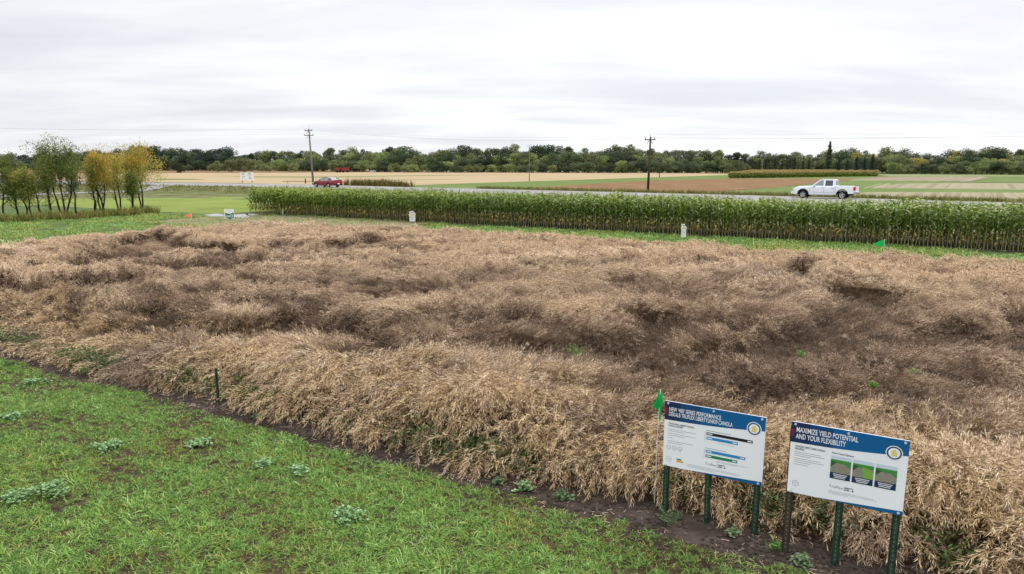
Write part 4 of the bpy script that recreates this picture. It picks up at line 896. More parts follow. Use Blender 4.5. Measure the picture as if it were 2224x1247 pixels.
def cross_logo(p, x, y, r, m1=GY):
    p.ring(x, y, r, r * .08, m1, 2)
    for k, ch in enumerate('BAYER'): p.text(ch, x + r * (-.62 + .26 * k), y + r * .12, r * .36, DG, 3)
    for k, ch in enumerate('BAER'): p.text(ch, x - r * .08, y + r * (-.45, -.18, .42, .70)[k], r * .30, DG, 3)
def lines(p, x, y, w, n, dy, th=.0045, mi=GY):
    rr = random.Random(n * 7 + int(x * 100))
    for k in range(n): p.rect(x, y + k * dy, w * (rr.uniform(.8, 1) if k < n - 1 else rr.uniform(.3, .6)), th, mi, 2)
def foot(p, W, H):
    p.poly([(W * .25, H), (W, H * .94), (W, H)], BL, 2)
def brandrow(p, W, H, x1, x2, y):
    p.text('TruFlex', x1 * W, y * H + .012, .042, DG, 3, bold=-.0004); p.text('LIBERTY', x2 * W, y * H - .004, .024, DG, 3, bold=.0006); p.text('LINK', x2 * W, y * H + .018, .024, DG, 3, bold=.0006); p.disc(x2 * W + .082, y * H + .009, .009, DG, 3, 10)
def draw1(p, W, H):
    header(p, W, H)
    p.text("NEW \u2018400\u2019 SERIES PERFORMANCE", W * .045, H * .145, .070, TX, 3, bold=.0007, width=W * .53)
    p.text("DEKALB TRUFLEX LIBERTYLINK\u00ae CANOLA", W * .045, H * .218, .070, TX, 3, bold=.0007, width=W * .645)
    badge(p, W * .895, H * .19, W * .062)
    p.text('TRUFLEX\u00ae LIBERTYLINK\u00ae', W * .045, H * .345, .026, DG, 3, bold=.0006, width=W * .27); p.text('CANOLA DELIVERS', W * .045, H * .378, .026, DG, 3, bold=.0006, width=W * .15)
    lines(p, W * .045, H * .42, W * .31, 2, .021); lines(p, W * .045, H * .485, W * .31, 2, .021); lines(p, W * .045, H * .55, W * .12, 1, .02); lines(p, W * .045, H * .60, W * .28, 2, .021)
    for k in range(3):
        x = W * (.055 + .06 * k); p.ring(x, H * .70, W * .022, .003, DG, 2); p.rect(x - .012, H * .70, .024, .003, DG, 3); p.rect(x - .015, H * .745, .03, .003, GY, 3)
    p.text('?', 0, -5, .001, GY) if False else None
    p.rect(W * .43, H * .335, W * .25, .006, GY, 2); p.rect(W * .43, H * .60, W * .22, .006, GY, 2)
    for x, y, w, c in ((.44, .365, .45, BK), (.44, .43, .31, CY), (.44, .63, .39, CY), (.44, .70, .315, GR)):
        p.rect(W * x, H * y, W * w, H * .042, c, 2); p.rect(W * (x + .008), H * (y + .014), W * .05, H * .014, TX, 3); p.rect(W * (x + w - .05), H * (y + .014), W * .04, H * .014, TX, 3)
    lines(p, W * .55, H * .50, W * .33, 1, .02, .003); lines(p, W * .55, H * .77, W * .35, 2, .012, .003)
    for yy in (.36, .62): p.rect(W * .425, H * yy, .003, H * .14, GY, 2)
    cross_logo(p, W * .062, H * .885, W * .03, TL); p.rect(W * .145, H * .855, W * .05, H * .02, GR, 2); p.rect(W * .145, H * .88, W * .07, H * .03, OR, 2)
    brandrow(p, W, H, .44, .565, .84); lines(p, W * .26, H * .905, W * .6, 3, .014, .003); foot(p, W, H)
def draw2(p, W, H):
    header(p, W, H)
    p.text("MAXIMIZE YIELD POTENTIAL", W * .045, H * .135, .078, TX, 3, bold=.001, width=W * .54)
    p.text("AND YOUR FLEXIBILITY", W * .045, H * .225, .078, TX, 3, bold=.001, width=W * .44)
    badge(p, W * .885, H * .19, W * .062)
    p.text('TRUFLEX\u00ae LIBERTYLINK\u00ae CANOLA', W * .045, H * .345, .028, DG, 3, bold=.0006, width=W * .27); p.text('DELIVERS:', W * .045, H * .38, .028, DG, 3, bold=.0006, width=W * .085)
    lines(p, W * .045, H * .41, W * .27, 3, .021); lines(p, W * .045, H * .50, W * .27, 3, .021); lines(p, W * .045, H * .585, W * .3, 1, .021)
    p.text('Weed Control Systems', W * .37, H * .345, .028, DG, 3, bold=.0005, width=W * .19)
    for k, x in enumerate((.37, .56, .75)):
        w = .175; y0, y1, y2 = .37, .60, .685; X = lambda a: W * (x + a * w)
        p.rect(X(0), H * y0, W * w, H * .05, PS, 2); p.rect(X(0), H * (y0 + .05), W * w, H * .05, PG, 2)
        p.poly([(X(0), H * (y0 + .10)), (X(1), H * (y0 + .10)), (X(1), H * (y1 + .02)), (X(0), H * (y1 + .02))], SO, 2)
        p.poly([(X(0), H * (y0 + .07)), (X(.3), H * (y0 + .085)), (X(0), H * (y0 + .16))], PD, 3)
        if k == 1: p.poly([(X(.45), H * (y0 + .08)), (X(.8), H * (y0 + .1)), (X(1), H * (y0 + .15)), (X(1), H * (y1 + .02)), (X(.55), H * (y1 + .02))], PL_, 4)
        if k != 1: p.poly([(X(.65), H * (y0 + .09)), (X(1), H * (y0 + .09)), (X(1), H * (y0 + .15))], PG, 4)
        p.rect(X(0), H * y1, W * w, H * (y2 - y1), NV, 5)
        for q in range(3): p.rect(X(.15 + .03 * q), H * (y1 + .015 + q * .022), W * w * (.7 - .08 * q), H * .009, TX, 6)
    cross_logo(p, W * .072, H * .86, W * .030, DG); brandrow(p, W, H, .37, .50, .80)
    lines(p, W * .37, H * .86, W * .45, 3, .014, .003); lines(p, W * .03, H * .955, W * .06, 1, .01, .003); foot(p, W, H)
sy = R(-29.7); ed_ = Vector((math.cos(sy), math.sin(sy), 0))
A1 = Vector((1.83, 7.84, 0)); A2 = Vector((2.96, 6.93, 0))
board_sign(A1, A1 + ed_ * 1.14, .648, 1.455, 'board headed NEW 400 SERIES PERFORMANCE with coloured bars, beside the green flag', draw1, [(.03, 1.40), (.47, 1.40), (.95, 1.40)])
board_sign(A2, A2 + ed_ * 1.08, .762, 1.548, 'board headed MAXIMIZE YIELD POTENTIAL with three small field pictures', draw2, [(.02, 1.48), (.475, 1.48), (.955, 1.48)], (0,))

# lone green steel stake at the crop edge
q = at(473, 880); r = empty('steel_stake', tuple(q), R(-30)); tag(r, 'lone dark green steel stake at the canola edge, away from the signs', 'stake'); steel_post(r, 0, 0, zat(800, q[1])); r.scale = (.8, .8, 1)

# flags
m_fg = mat('green flag cloth', lin(20, 178, 92), .5, .3, trans=.35); m_fo = mat('orange flag cloth', lin(240, 140, 104), .5, .3, trans=.3); m_rod = mat('pale flag rod', lin(206, 204, 192), .5, .3)
def flag(px, py, top, shape, m, label, rod=.006, z0=0., lean=.0, k=1.0):
    b = at(px, py, z0); Ht = zat(top, b[1]) - z0; r = empty('marker_flag', tuple(b)); tag(r, label, 'flag', 'marker flags around the crop plot')
    mb = MB(); mb.tube([(0, 0, -.1), (lean * .4, .01, Ht * .6), (lean, 0, Ht)], rod, 6); mb.build('rod', m_rod, r)
    mb = MB(); n = 6
    if shape == 'hang':
        pts = [(.012, .0), (-.012, .0), (-.03, -.08), (-.075, -.19), (-.012, -.22), (.0, -.30), (.012, -.36), (.018, -.18), (.03, -.10)]
        pts = [(lean + x * k, z * k) for x, z in pts]; vs = [(x, .012 * math.sin(x * 90), Ht + z) for x, z in pts]
        mb.add(vs, [tuple(range(len(vs)))]); mb.add([(x, y + .006, z) for x, y, z in vs], [tuple(range(len(vs)))[::-1]])
    else:
        W_ = .55 * k; Hh = .36 * k; sgn = -1
        for i in range(n):
            f0, f1 = i / n, (i + 1) / n
            top0, bot0 = Ht - Hh * .55 * f0, Ht - Hh + Hh * .3 * f0; top1, bot1 = Ht - Hh * .55 * f1, Ht - Hh + Hh * .3 * f1
            if f1 > .99: top1 = bot1 = (top1 + bot1) / 2
            y0, y1 = .03 * math.sin(f0 * 5), .03 * math.sin(f1 * 5)
            mb.add([(lean + sgn * W_ * f0, y0, bot0), (lean + sgn * W_ * f0, y0, top0), (lean + sgn * W_ * f1, y1, top1), (lean + sgn * W_ * f1, y1, bot1)], [(0, 1, 2, 3)])
    mb.build('cloth', m, r)
flag(1421, 1096, 846, 'hang', m_fg, 'limp green flag on a thin pale rod beside the nearer board', .006, lean=.02, k=1.2)
flag(1919, 549, 520, 'fly', m_fg, 'green triangular flag on the grass strip before the corn, below the truck', .018, k=1.0)
flag(614, 468, 453, 'hang', m_fg, 'small green flag by the far left end of the corn', .02, k=1.9)
flag(417, 481, 463, 'fly', m_fo, 'orange flag beside the puddles at the far crop corner', .015, k=.95)

# small variety signs
m_swhite = flat('small sign white', (232, 232, 230)); m_sgreen = flat('small sign green', (0, 104, 78))
SM2 = [m_swhite, m_sgreen, m_or, m_grey, m_ttxt, m_dgry, m_lb]
def small_sign(px, py, top, hw, kind, label, pyb):
    b = at(px, py); Wd = hw / F * b[1] * 2 * 1.0; z1 = zat(top, b[1]); z0 = zat(pyb, b[1]); Hh = z1 - z0
    r = empty('plot_sign', tuple(b), R(-8)); tag(r, label, 'sign', 'small plot signs by the crop')
    mb = MB(); mb.box((0, .03, z1 * .45), (.05, .04, z1 * .9)); mb.build('stake', m_post, r)
    p = Panel(Wd, Hh)
    if kind == 'green':
        p.mb.box((Wd / 2, 0, Hh / 2), (Wd, .012, Hh), 0)
        p.poly([(Wd * .08, Hh * .36), (Wd * .5, Hh * .5), (Wd * .97, Hh * .34), (Wd * .97, Hh * .86), (Wd * .55, Hh * .99), (Wd * .1, Hh * .88)], 1, 4)
        p.rect(Wd * .14, Hh * .66, Wd * .5, Hh * .07, 4, 8); p.ring(Wd * .74, Hh * .68, Wd * .15, Wd * .05, 4, 8, 16); p.rect(Wd * .16, Hh * .78, Wd * .42, Hh * .04, 6, 8); p.rect(Wd * .3, Hh * .14, Wd * .4, Hh * .06, 6, 4)
        p.mb.build('panel', SM2, r, loc=(-Wd / 2, -.02, z0))
    else:
        p.mb.box((Wd * .5, 0, Hh * .37), (Wd, .012, Hh * .74), 0)                       # pale sheet below
        p.rect(Wd * .18, Hh * .58, Wd * .62, Hh * .05, 3, 4)
        for q in range(4): p.rect(Wd * .2, Hh * (.68 + .06 * q), Wd * .55, Hh * .015, 3, 4)
        p.mb.build('panel', SM2, r, loc=(-Wd / 2, -.02, z0))
        p = Panel(Wd, Hh); M = Matrix.Rotation(-.32, 3, 'Y')
        p.mb.box((0, 0, 0), (Wd * 1.12, .010, Hh * .24), 0, M=M); p.mb.box((Wd * .04, -.008, Hh * .01), (Wd * .72, .006, Hh * .10), 2, M=M)
        p.mb.build('banner', SM2, r, loc=(0, -.045, z0 + Hh * .68))
        p = Panel(Wd, Hh); M = Matrix.Rotation(-.12, 3, 'Y'); p.mb.box((0, 0, 0), (Wd * .72, .010, Hh * .24), 0, M=M); p.mb.box((0.02, -.008, -.02), (Wd * .4, .006, Hh * .07), 5, M=M)
        p.mb.build('name_plate', SM2, r, loc=(-Wd * .12, -.03, z0 + Hh * .9))
small_sign(499, 476, 454, 11, 'green', 'white and green shield-shaped plot sign standing by the puddles', 476)
small_sign(896, 484, 459, 6.5, 'paper', 'white plot sign with orange band before the western half of the corn', 481)
small_sign(1484, 520, 487, 5.2, 'paper', 'white plot sign with orange band on open grass below the dark pole', 515)

# billboard on the stubble beyond the road
q = at(537, 397); z1 = zat(374.5, q[1]); z0 = zat(392.3, q[1]); Wd = 28.5 / F * q[1]; r = empty('billboard', tuple(q), R(3)); tag(r, 'white billboard with dark writing blocks on two legs beyond the road', 'billboard')
p = Panel(Wd, z1 - z0); Hh = z1 - z0; p.mb.box((Wd / 2, .02, Hh / 2), (Wd, .05, Hh), 0)
for a, b, w in ((.12, .10, .2), (.58, .10, .22), (.14, .52, .22), (.60, .54, .2), (.64, .70, .24)): p.rect(Wd * a, Hh * b, Wd * w, Hh * .06, 5, 10)
for a, b, w in ((.1, .26, .3), (.55, .28, .3), (.12, .74, .3)): p.rect(Wd * a, Hh * b, Wd * w, Hh * .07, 6 if b > .5 else 3, 10)
p.mb.build('panel', SM2 , r, loc=(-Wd / 2, -.05, z0))
for s in (-.36, .36): mb = MB(); mb.box((s * Wd, .06, z1 * .5 - .1), (.16, .16, z1 + .2)); mb.build('leg', m_pole, r)
# field gate rail near the road
q = at(655, 398.5); r = empty('field_fence', tuple(q)); tag(r, 'low dark rail fence with one post between the billboard and the grey pole', 'fence')
mb = MB(); mb.box((-.6, 0, .45), (7.5, .08, .10)); mb.box((-3.2, 0, .2), (.1, .1, .5)); mb.build('rail', m_pole2, r); mb = MB(); mb.box((.9, 0, .5), (.22, .22, 1.2)); mb.build('post', m_pole2, r)

# ------------------------------------------------------------------ vehicles
m_tyre = mat('tyre rubber', lin(28, 28, 30), .85, .2); m_rim = mat('alloy rim', lin(196, 198, 202), .3, .5, metal=.6); m_rimd = mat('rim gaps', lin(34, 34, 36), .7, .2); m_glass = mat('tinted glass', lin(52, 58, 64), .08, .8); m_glassl = mat('light glass', lin(128, 142, 138), .08, .8)
m_trim = mat('black trim', lin(30, 30, 33), .6, .3); m_chrome = mat('chrome', lin(200, 202, 206), .18, .6, metal=.9); m_red = mat('red lamp', lin(196, 24, 48), .25, .6); m_clear = mat('clear lamp', lin(214, 220, 226), .15, .7)
def wheel(parent, x, y, rad, w, spokes=5):
    r = MB(); n = 28; prof = [(rad * .62, -w / 2), (rad * .93, -w / 2), (rad, -w * .32), (rad, w * .32), (rad * .93, w / 2), (rad * .62, w / 2)]
    vs = [(x + a * math.cos(6.2832 * k / n), y + b, rad + a * math.sin(6.2832 * k / n)) for k in range(n) for a, b in prof]; m = len(prof)
    r.add(vs, [(k * m + j, k * m + j + 1, ((k + 1) % n) * m + j + 1, ((k + 1) % n) * m + j) for k in range(n) for j in range(m - 1)])
    t = r.build('wheel', m_tyre, parent, True)
    s = MB(); out = -1 if y < 0 else 1; yy = y + out * w * .30
    s.tube([(x, y + out * w * .12, rad), (x, y + out * w * .2, rad)], rad * .6, 24, 1)
    vs = []
    for k in range(n): vs += [(x + q * rad * math.cos(6.2832 * k / n), yy + out * dd, rad + q * rad * math.sin(6.2832 * k / n)) for q, dd in ((.66, .03), (.56, 0.0))]
    s.add(vs, [(2 * k, 2 * k + 1, 2 * ((k + 1) % n) + 1, 2 * ((k + 1) % n)) for k in range(n)], 0)
    for k in range(spokes):
        a = 6.2832 * k / spokes + .3; d = Vector((math.cos(a), 0, math.sin(a))); e = Vector((-math.sin(a), 0, math.cos(a))); c = Vector((x, yy, rad))
        s.add([c + d * rad * .1 - e * rad * .09, c + d * rad * .1 + e * rad * .09, c + d * rad * .6 + e * rad * .13, c + d * rad * .6 - e * rad * .13], [(0, 1, 2, 3)], 0)
    s.tube([(x, yy - out * .01, rad), (x, yy + out * .02, rad)], rad * .14, 12, 0); s.build('rim', [m_rim, m_rimd], t)
def shell(stations, halfw, zbot, ztop, wheels, wr, rows=7, crown=.04, belt_in=.06, tumble=.05):
    """lower body loft: x stations; returns MB. Wheel arches cut by raising the lower edge."""
    mb = MB(); xs = sorted(set([round(float(x), 4) for x in stations] + [round(w + wr * math.cos(a), 4) for w in wheels for a in np.linspace(0, math.pi, 19)]))
    prof = []
    for x in xs:
        zb = zbot(x)
        for w in wheels:
            if abs(x - w) < wr: zb = max(zb, wheels[w] + math.sqrt(max(0, wr * wr - (x - w) ** 2)))
        zt = ztop(x); hw = halfw(x); L = []
        for j in range(rows + 1):
            t = j / rows; z_ = zb + (zt - zb) * t; s = (z_ - .3) / (zt - .3 + 1e-6)
            yy = hw * (1 - .04 * max(0, (.55 - s)) ** 1.0 - tumble * max(0, s - .62) ** 1.3 * 2); L.append((yy, z_))
        L.append((L[-1][0] - belt_in, zt + .012)); L.append((hw * .5, zt + crown * .8)); L.append((0, zt + crown))
        prof.append([(x, -y, z_) for y, z_ in L] + [(x, y, z_) for y, z_ in L[-2::-1]])
    m = len(prof[0]); mb.add([p for q in prof for p in q], [(i * m + j, (i + 1) * m + j, (i + 1) * m + j + 1, i * m + j + 1) for i in range(len(prof) - 1) for j in range(m - 1)])
    for i, rev in ((0, False), (len(prof) - 1, True)):
        f = tuple(i * m + j for j in range(m)); mb.add([prof[i][j] for j in range(m)], [tuple(range(m))[::1 if rev else -1]])
    return mb
m_wpaint = mat('white vehicle paint', lin(232, 235, 240), .28, .5, coat=.6); m_rpaint = mat('dark red vehicle paint', lin(128, 18, 38), .25, .5, coat=.8)
def slab(mb, pts_out, pts_in, mi=0):
    n = len(pts_out); mb.add(list(pts_out) + list(pts_in), [tuple(range(n)), tuple(range(2 * n - 1, n - 1, -1))] + [(i, (i + 1) % n, n + (i + 1) % n, n + i) for i in range(n)], mi)
def pickup(loc, rz):
    r = empty('pickup_truck', loc, rz); tag(r, 'white four-door pickup truck driving along the road beyond the corn', 'truck')
    # x: 0 front -> 5.85 rear, local y<0 is the side facing the viewer
    wh = {1.02: .40, 4.66: .40}
    zt = lambda x: float(np.interp(x, [0, .08, .5, 1.75, 1.85, 3.95, 4.02, 5.8, 5.85], [.80, .98, 1.13, 1.20, 1.22, 1.24, 1.26, 1.28, 1.27]))
    zb = lambda x: float(np.interp(x, [0, .1, .6, 1.4, 4.2, 5.1, 5.8], [.46, .40, .36, .40, .42, .50, .56]))
    hw = lambda x: float(np.interp(x, [0, .12, .5, 5.5, 5.82, 5.85], [.78, .92, .985, .985, .97, .95]))
    hood = shell(np.linspace(0, 4.0, 34), hw, zb, zt, {1.02: .40}, .50); hood.build('body', m_wpaint, r, True)
    # bed: two hollow sides, floor and tailgate
    bd = MB()
    for s in (-1, 1):
        xs = sorted(set(list(np.round(np.linspace(4.03, 5.74, 18), 3)) + [round(4.66 + .5 * math.cos(a), 3) for a in np.linspace(0, math.pi, 21)])); V_ = []
        for x in xs:
            b_ = zb(x); b_ = max(b_, .40 + math.sqrt(max(0, .25 - (x - 4.66) ** 2))) if abs(x - 4.66) < .5 else b_
            V_ += [(x, s * .985, b_), (x, s * .99, (b_ + 1.26) / 2), (x, s * .975, 1.24), (x, s * .95, 1.27), (x, s * .87, 1.27), (x, s * .86, .75)]
        k_ = len(xs); fs = [(i * 6 + j, (i + 1) * 6 + j, (i + 1) * 6 + j + 1, i * 6 + j + 1) for i in range(k_ - 1) for j in range(5)]
        bd.add(V_, [f if s < 0 else f[::-1] for f in fs])
        bd.add([V_[j] for j in range(6)], [(0, 1, 2, 3, 4, 5)]); bd.add([V_[(k_ - 1) * 6 + j] for j in range(6)], [(5, 4, 3, 2, 1, 0)])
    bd.box((4.06, 0, .98), (.06, 1.74, .56)); bd.box((4.9, 0, .72), (1.7, 1.72, .06), 1)
    bd.build('bed', [m_wpaint, m_trim], r)
    tg = MB(); tg.box((5.80, 0, .98), (.09, 1.90, .60)); tg.box((5.79, 0, 1.29), (.12, 1.7, .03), 1); tg.build('tailgate', [m_wpaint, m_trim], r)
    # cab
    B = [(1.72, 1.21), (2.50, 1.84), (2.75, 1.90), (3.75, 1.90), (3.93, 1.84), (4.02, 1.26)]
    cb = MB()
    def ring(hwb, hwt): return [(x, s * (hwb + (hwt - hwb) * (z_ - 1.21) / .69), z_) for s in (-1, 1) for x, z_ in B]
    vs = ring(.90, .74); k_ = len(B)
    cb.add(vs, [tuple(range(k_))[::-1], tuple(range(k_, 2 * k_))] + [(i, i + 1, k_ + i + 1, k_ + i) for i in range(k_ - 1)]); cb.build('cab', m_wpaint, r)
    yb = lambda z_, e=.008: -(.90 + (.74 - .90) * (z_ - 1.21) / .69) - e
    def win(pts, name, m, s=1):
        mb = MB(); mb.add([(x, s * yb(z_), z_) for x, z_ in pts], [tuple(range(len(pts))) if s > 0 else tuple(range(len(pts)))[::-1]]); return mb.build(name, m, r)
    for s in (1, -1):
        win([(1.98, 1.27), (2.88, 1.27), (2.88, 1.80), (2.60, 1.80)], 'window', m_glassl if s > 0 else m_glass, s); win([(3.04, 1.27), (3.74, 1.27), (3.74, 1.80), (3.06, 1.80)], 'window', m_glass, s)
    mb = MB(); mb.add([(1.80, -.80, 1.285), (1.80, .80, 1.285), (2.44, .70, 1.80), (2.44, -.70, 1.80)], [(0, 1, 2, 3)]);
    for v in range(len(mb.v)): x, y, z_ = mb.v[v]; mb.v[v] = (x - .02, y, z_ + .012)
    mb.build('windscreen', m_glass, r)
    mb = MB(); mb.add([(4.015, -.70, 1.32), (4.015, .70, 1.32), (3.955, .64, 1.80), (3.955, -.64, 1.80)], [(0, 3, 2, 1)])
    for v in range(len(mb.v)): x, y, z_ = mb.v[v]; mb.v[v] = (x + .012, y, z_)
    mb.build('rear_window', m_glass, r)
    # seams, sill, handles, mouldings
    sm = MB()
    for x in (1.66, 2.96, 3.90): sm.box((x, -.989, .86), (.012, .01, .66)); sm.box((x, .989, .86), (.012, .01, .66))
    sm.box((2.8, -.992, .60), (2.0, .01, .012)); sm.build('door_seam', m_trim, r)
    for x in (2.78, 3.72): mb = MB(); mb.box((x, -1.0, 1.06), (.16, .025, .03)); mb.build('handle', m_chrome, r)
    mb = MB(); mb.box((2.75, -.99, .36), (2.3, .14, .05)); mb.build('running_board', m_chrome, r)
    mb = MB(); mb.box((2.02, -1.10, 1.30), (.14, .20, .17)); mb.box((2.06, -1.10, 1.20), (.12, .18, .06), 1); mb.build('mirror', [m_wpaint, m_trim], r)
    for x in wh:      # dark arch trims
        mb = MB(); n = 20; vs = []
        for k in range(n + 1):
            a = math.pi * k / n
            for rr_ in (.50, .56): vs.append((x + rr_ * math.cos(a), -.996, .40 + rr_ * math.sin(a)))
        mb.add(vs, [(2 * k, 2 * k + 1, 2 * k + 3, 2 * k + 2) for k in range(n)]); mb.build('wheel_arch', m_trim, r)
    mb = MB(); mb.box((2.9, 0, .62), (5.2, 1.55, .42)); mb.build('underbody', m_trim, r)
    for x in wh:
        for y in (-.86, .86): wheel(r, x, y, .40, .26)
    mb = MB(); mb.box((5.93, 0, .60), (.16, 1.86, .20)); mb.box((5.95, 0, .52), (.12, 1.4, .06), 1); mb.build('rear_bumper', [m_chrome, m_trim], r)
    mb = MB(); mb.box((-.05, 0, .55), (.18, 1.78, .24)); mb.build('front_bumper', m_wpaint, r)
    mb = MB(); mb.box((.0, 0, .86), (.06, 1.1, .22)); mb.build('grille', m_trim, r)
    for s in (-1, 1):
        mb = MB(); mb.box((.10, s * .84, .90), (.22, .22, .18)); mb.build('headlight', m_clear, r); mb = MB(); mb.box((5.74, s * .955, 1.03), (.22, .10, .34)); mb.build('tail_light', m_red, r)
    return r
def sedan(loc, rz):
    r = empty('car', loc, rz); tag(r, 'dark red saloon car driving along the road beside the tall grey pole', 'car')
    wh = {.98: .34, 3.85: .34}
    zt = lambda x: float(np.interp(x, [0, .1, .4, 1.2, 1.55, 3.9, 4.5, 5.0, 5.1], [.62, .72, .83, .95, .98, 1.03, 1.06, 1.05, .96]))
    zb = lambda x: float(np.interp(x, [0, .2, 4.6, 5.1], [.30, .24, .26, .40])); hw = lambda x: float(np.interp(x, [0, .15, .6, 4.5, 4.95, 5.1], [.62, .80, .93, .94, .86, .76]))
    shell(np.linspace(0, 5.1, 52), hw, zb, zt, wh, .42, crown=.03, belt_in=.1).build('body', m_rpaint, r, True)
    B = [(1.35, .98), (1.75, 1.22), (2.25, 1.46), (2.65, 1.53), (3.2, 1.53), (3.75, 1.42), (4.2, 1.24), (4.62, 1.05)]
    W = lambda z_: .80 - .22 * (z_ - .98) / .55
    gh = MB(); k_ = len(B); vs = [(x, s * W(z_), z_) for s in (-1, 1) for x, z_ in B]
    gh.add(vs, [tuple(range(k_))[::-1], tuple(range(k_, 2 * k_))], 0); gh.add(vs, [(i, i + 1, k_ + i + 1, k_ + i) for i in range(k_ - 1)], 0); gh.build('glasshouse', m_glassl, r)
    rf = MB(); top = B[2:6]; slab(rf, [(x, -W(z_) - .012, z_ + .012) for x, z_ in top] + [(x, W(z_) + .012, z_ + .012) for x, z_ in top[::-1]], [(x, -W(z_) - .012, z_ - .03) for x, z_ in top] + [(x, W(z_) + .012, z_ - .03) for x, z_ in top[::-1]])
    for s in (-1, 1):
        for a, b, w in (((1.35, .98), (2.25, 1.46), .07), ((2.72, 1.0), (2.80, 1.50), .07), ((3.72, 1.42), (4.62, 1.05), .16)):
            rf.add([(a[0], s * (W(a[1]) + .012), a[1]), (a[0] + w * 1.6, s * (W(a[1]) + .012), a[1]), (b[0] + w * .8, s * (W(b[1]) + .012), b[1]), (b[0], s * (W(b[1]) + .012), b[1])], [(0, 1, 2, 3)])
        rf.add([(3.55, s * (W(1.03) + .013), 1.03), (4.45, s * (W(1.03) + .013), 1.03), (4.2, s * (W(1.22) + .013), 1.24), (3.8, s * (W(1.38) + .013), 1.40)], [(0, 1, 2, 3)])
    rf.build('roof', m_rpaint, r)
    sm = MB()
    for x in (1.75, 2.76, 3.5): sm.box((x, -.945, .66), (.010, .01, .56))
    sm.box((2.4, -.93, .27), (2.2, .04, .06)); sm.build('door_seam', m_trim, r)
    for x in (2.6, 3.4): mb = MB(); mb.box((x, -.952, .84), (.15, .02, .025)); mb.build('handle', m_chrome, r)
    mb = MB(); mb.box((1.95, -1.0, 1.05), (.12, .18, .12)); mb.build('mirror', m_rpaint, r)
    mb = MB(); mb.box((2.5, 0, .42), (4.2, 1.4, .3)); mb.build('underbody', m_trim, r)
    for x in wh:
        for y in (-.80, .80): wheel(r, x, y, .34, .23, 7)
    mb = MB(); mb.box((5.04, 0, .40), (.14, 1.5, .22)); mb.build('rear_bumper', m_trim, r); mb = MB(); mb.box((5.115, 0, .55), (.02, .34, .14)); mb.build('number_plate', m_white, r)
    mb = MB(); mb.box((5.0, 0, 1.09), (.12, 1.35, .035)); mb.build('spoiler', m_trim, r)
    for s in (-1, 1):
        mb = MB(); mb.box((4.98, s * .66, .84), (.16, .36, .16)); mb.build('tail_light', m_red, r); mb = MB(); mb.box((.16, s * .66, .66), (.20, .24, .12)); mb.build('headlight', m_clear, r)
    return r
RT = ROADZ + .075
qa = at(1724, 431.0, RT); pickup((qa[0] + .85, qa[1] + 2.0, RT), R(-35))
qa = at(681, 406.2, RT); sedan((qa[0] + .3, qa[1] + .6, RT), R(-36))

# distant red farm wagons and white cars by the wood
m_wred = mat('faded red metal', None, .6, .3, var=[lin(128, 44, 44), lin(150, 62, 58)], scale=1)
def wagon(px, w, label):
    q = at(px, 374.6); r = empty('grain_wagon', tuple(q)); tag(r, label, 'farm wagon', 'red farm wagons before the wood'); mb = MB(); W = w / F * q[1]
    slab(mb, [(-W / 2, -1.2, 2.6), (W / 2, -1.2, 2.6), (W * .38, -1.0, 1.0), (-W * .38, -1.0, 1.0)], [(-W / 2, 1.2, 2.6), (W / 2, 1.2, 2.6), (W * .38, 1.0, 1.0), (-W * .38, 1.0, 1.0)]); mb.build('hopper', m_wred, r)
    for x in (-W * .28, W * .28): mb = MB(); mb.tube([(x, -1.1, .5), (x, 1.1, .5)], .5, 14); mb.build('wheel', m_tyre, r)
    mb = MB(); mb.box((0, 0, .85), (W * .95, .9, .2)); mb.box((W * .6, 0, .7), (W * .4, .1, .1)); mb.build('frame', m_trim, r)
wagon(735, 11, 'smaller faded red farm wagon standing before the wood'); wagon(750, 17, 'larger faded red farm wagon standing before the wood')
def far_car(px, w, label):
    q = at(px, 374.0); r = empty('parked_car', tuple(q)); tag(r, label, 'car', 'white cars parked before the wood'); W = w / F * q[1]; k = W / 4.8
    zt = lambda x: float(np.interp(x, [0, .3, 1.2, 4.6, 4.8], [.6, .8, .95, 1.0, .8])); zb = lambda x: .3; hw = lambda x: float(np.interp(x, [0, .3, 4.5, 4.8], [.7, .88, .88, .75]))
    mb = shell(np.linspace(0, 4.8, 20), hw, zb, zt, {.9: .33, 3.8: .33}, .4); o = mb.build('body', m_wpaint, r, True); mb = MB(); B = [(1.1, .96), (1.8, 1.45), (3.3, 1.48), (4.1, 1.0)]
    slab(mb, [(x, -.72, z_) for x, z_ in B][::-1], [(x, .72, z_) for x, z_ in B][::-1]); mb.build('glasshouse', m_glass, r)
    mb = MB(); mb.box((2.55, 0, 1.49), (1.5, 1.46, .06)); mb.build('roof', m_wpaint, r)
    for x in (.9, 3.8):
        for y in (-.78, .78): wheel(r, x, y, .33, .2)
    r.scale = (k, k, k)
far_car(802, 15, 'white parked car before the wood, nearer the red wagons'); far_car(874, 11, 'smaller white parked car before the wood, farther from the wagons')

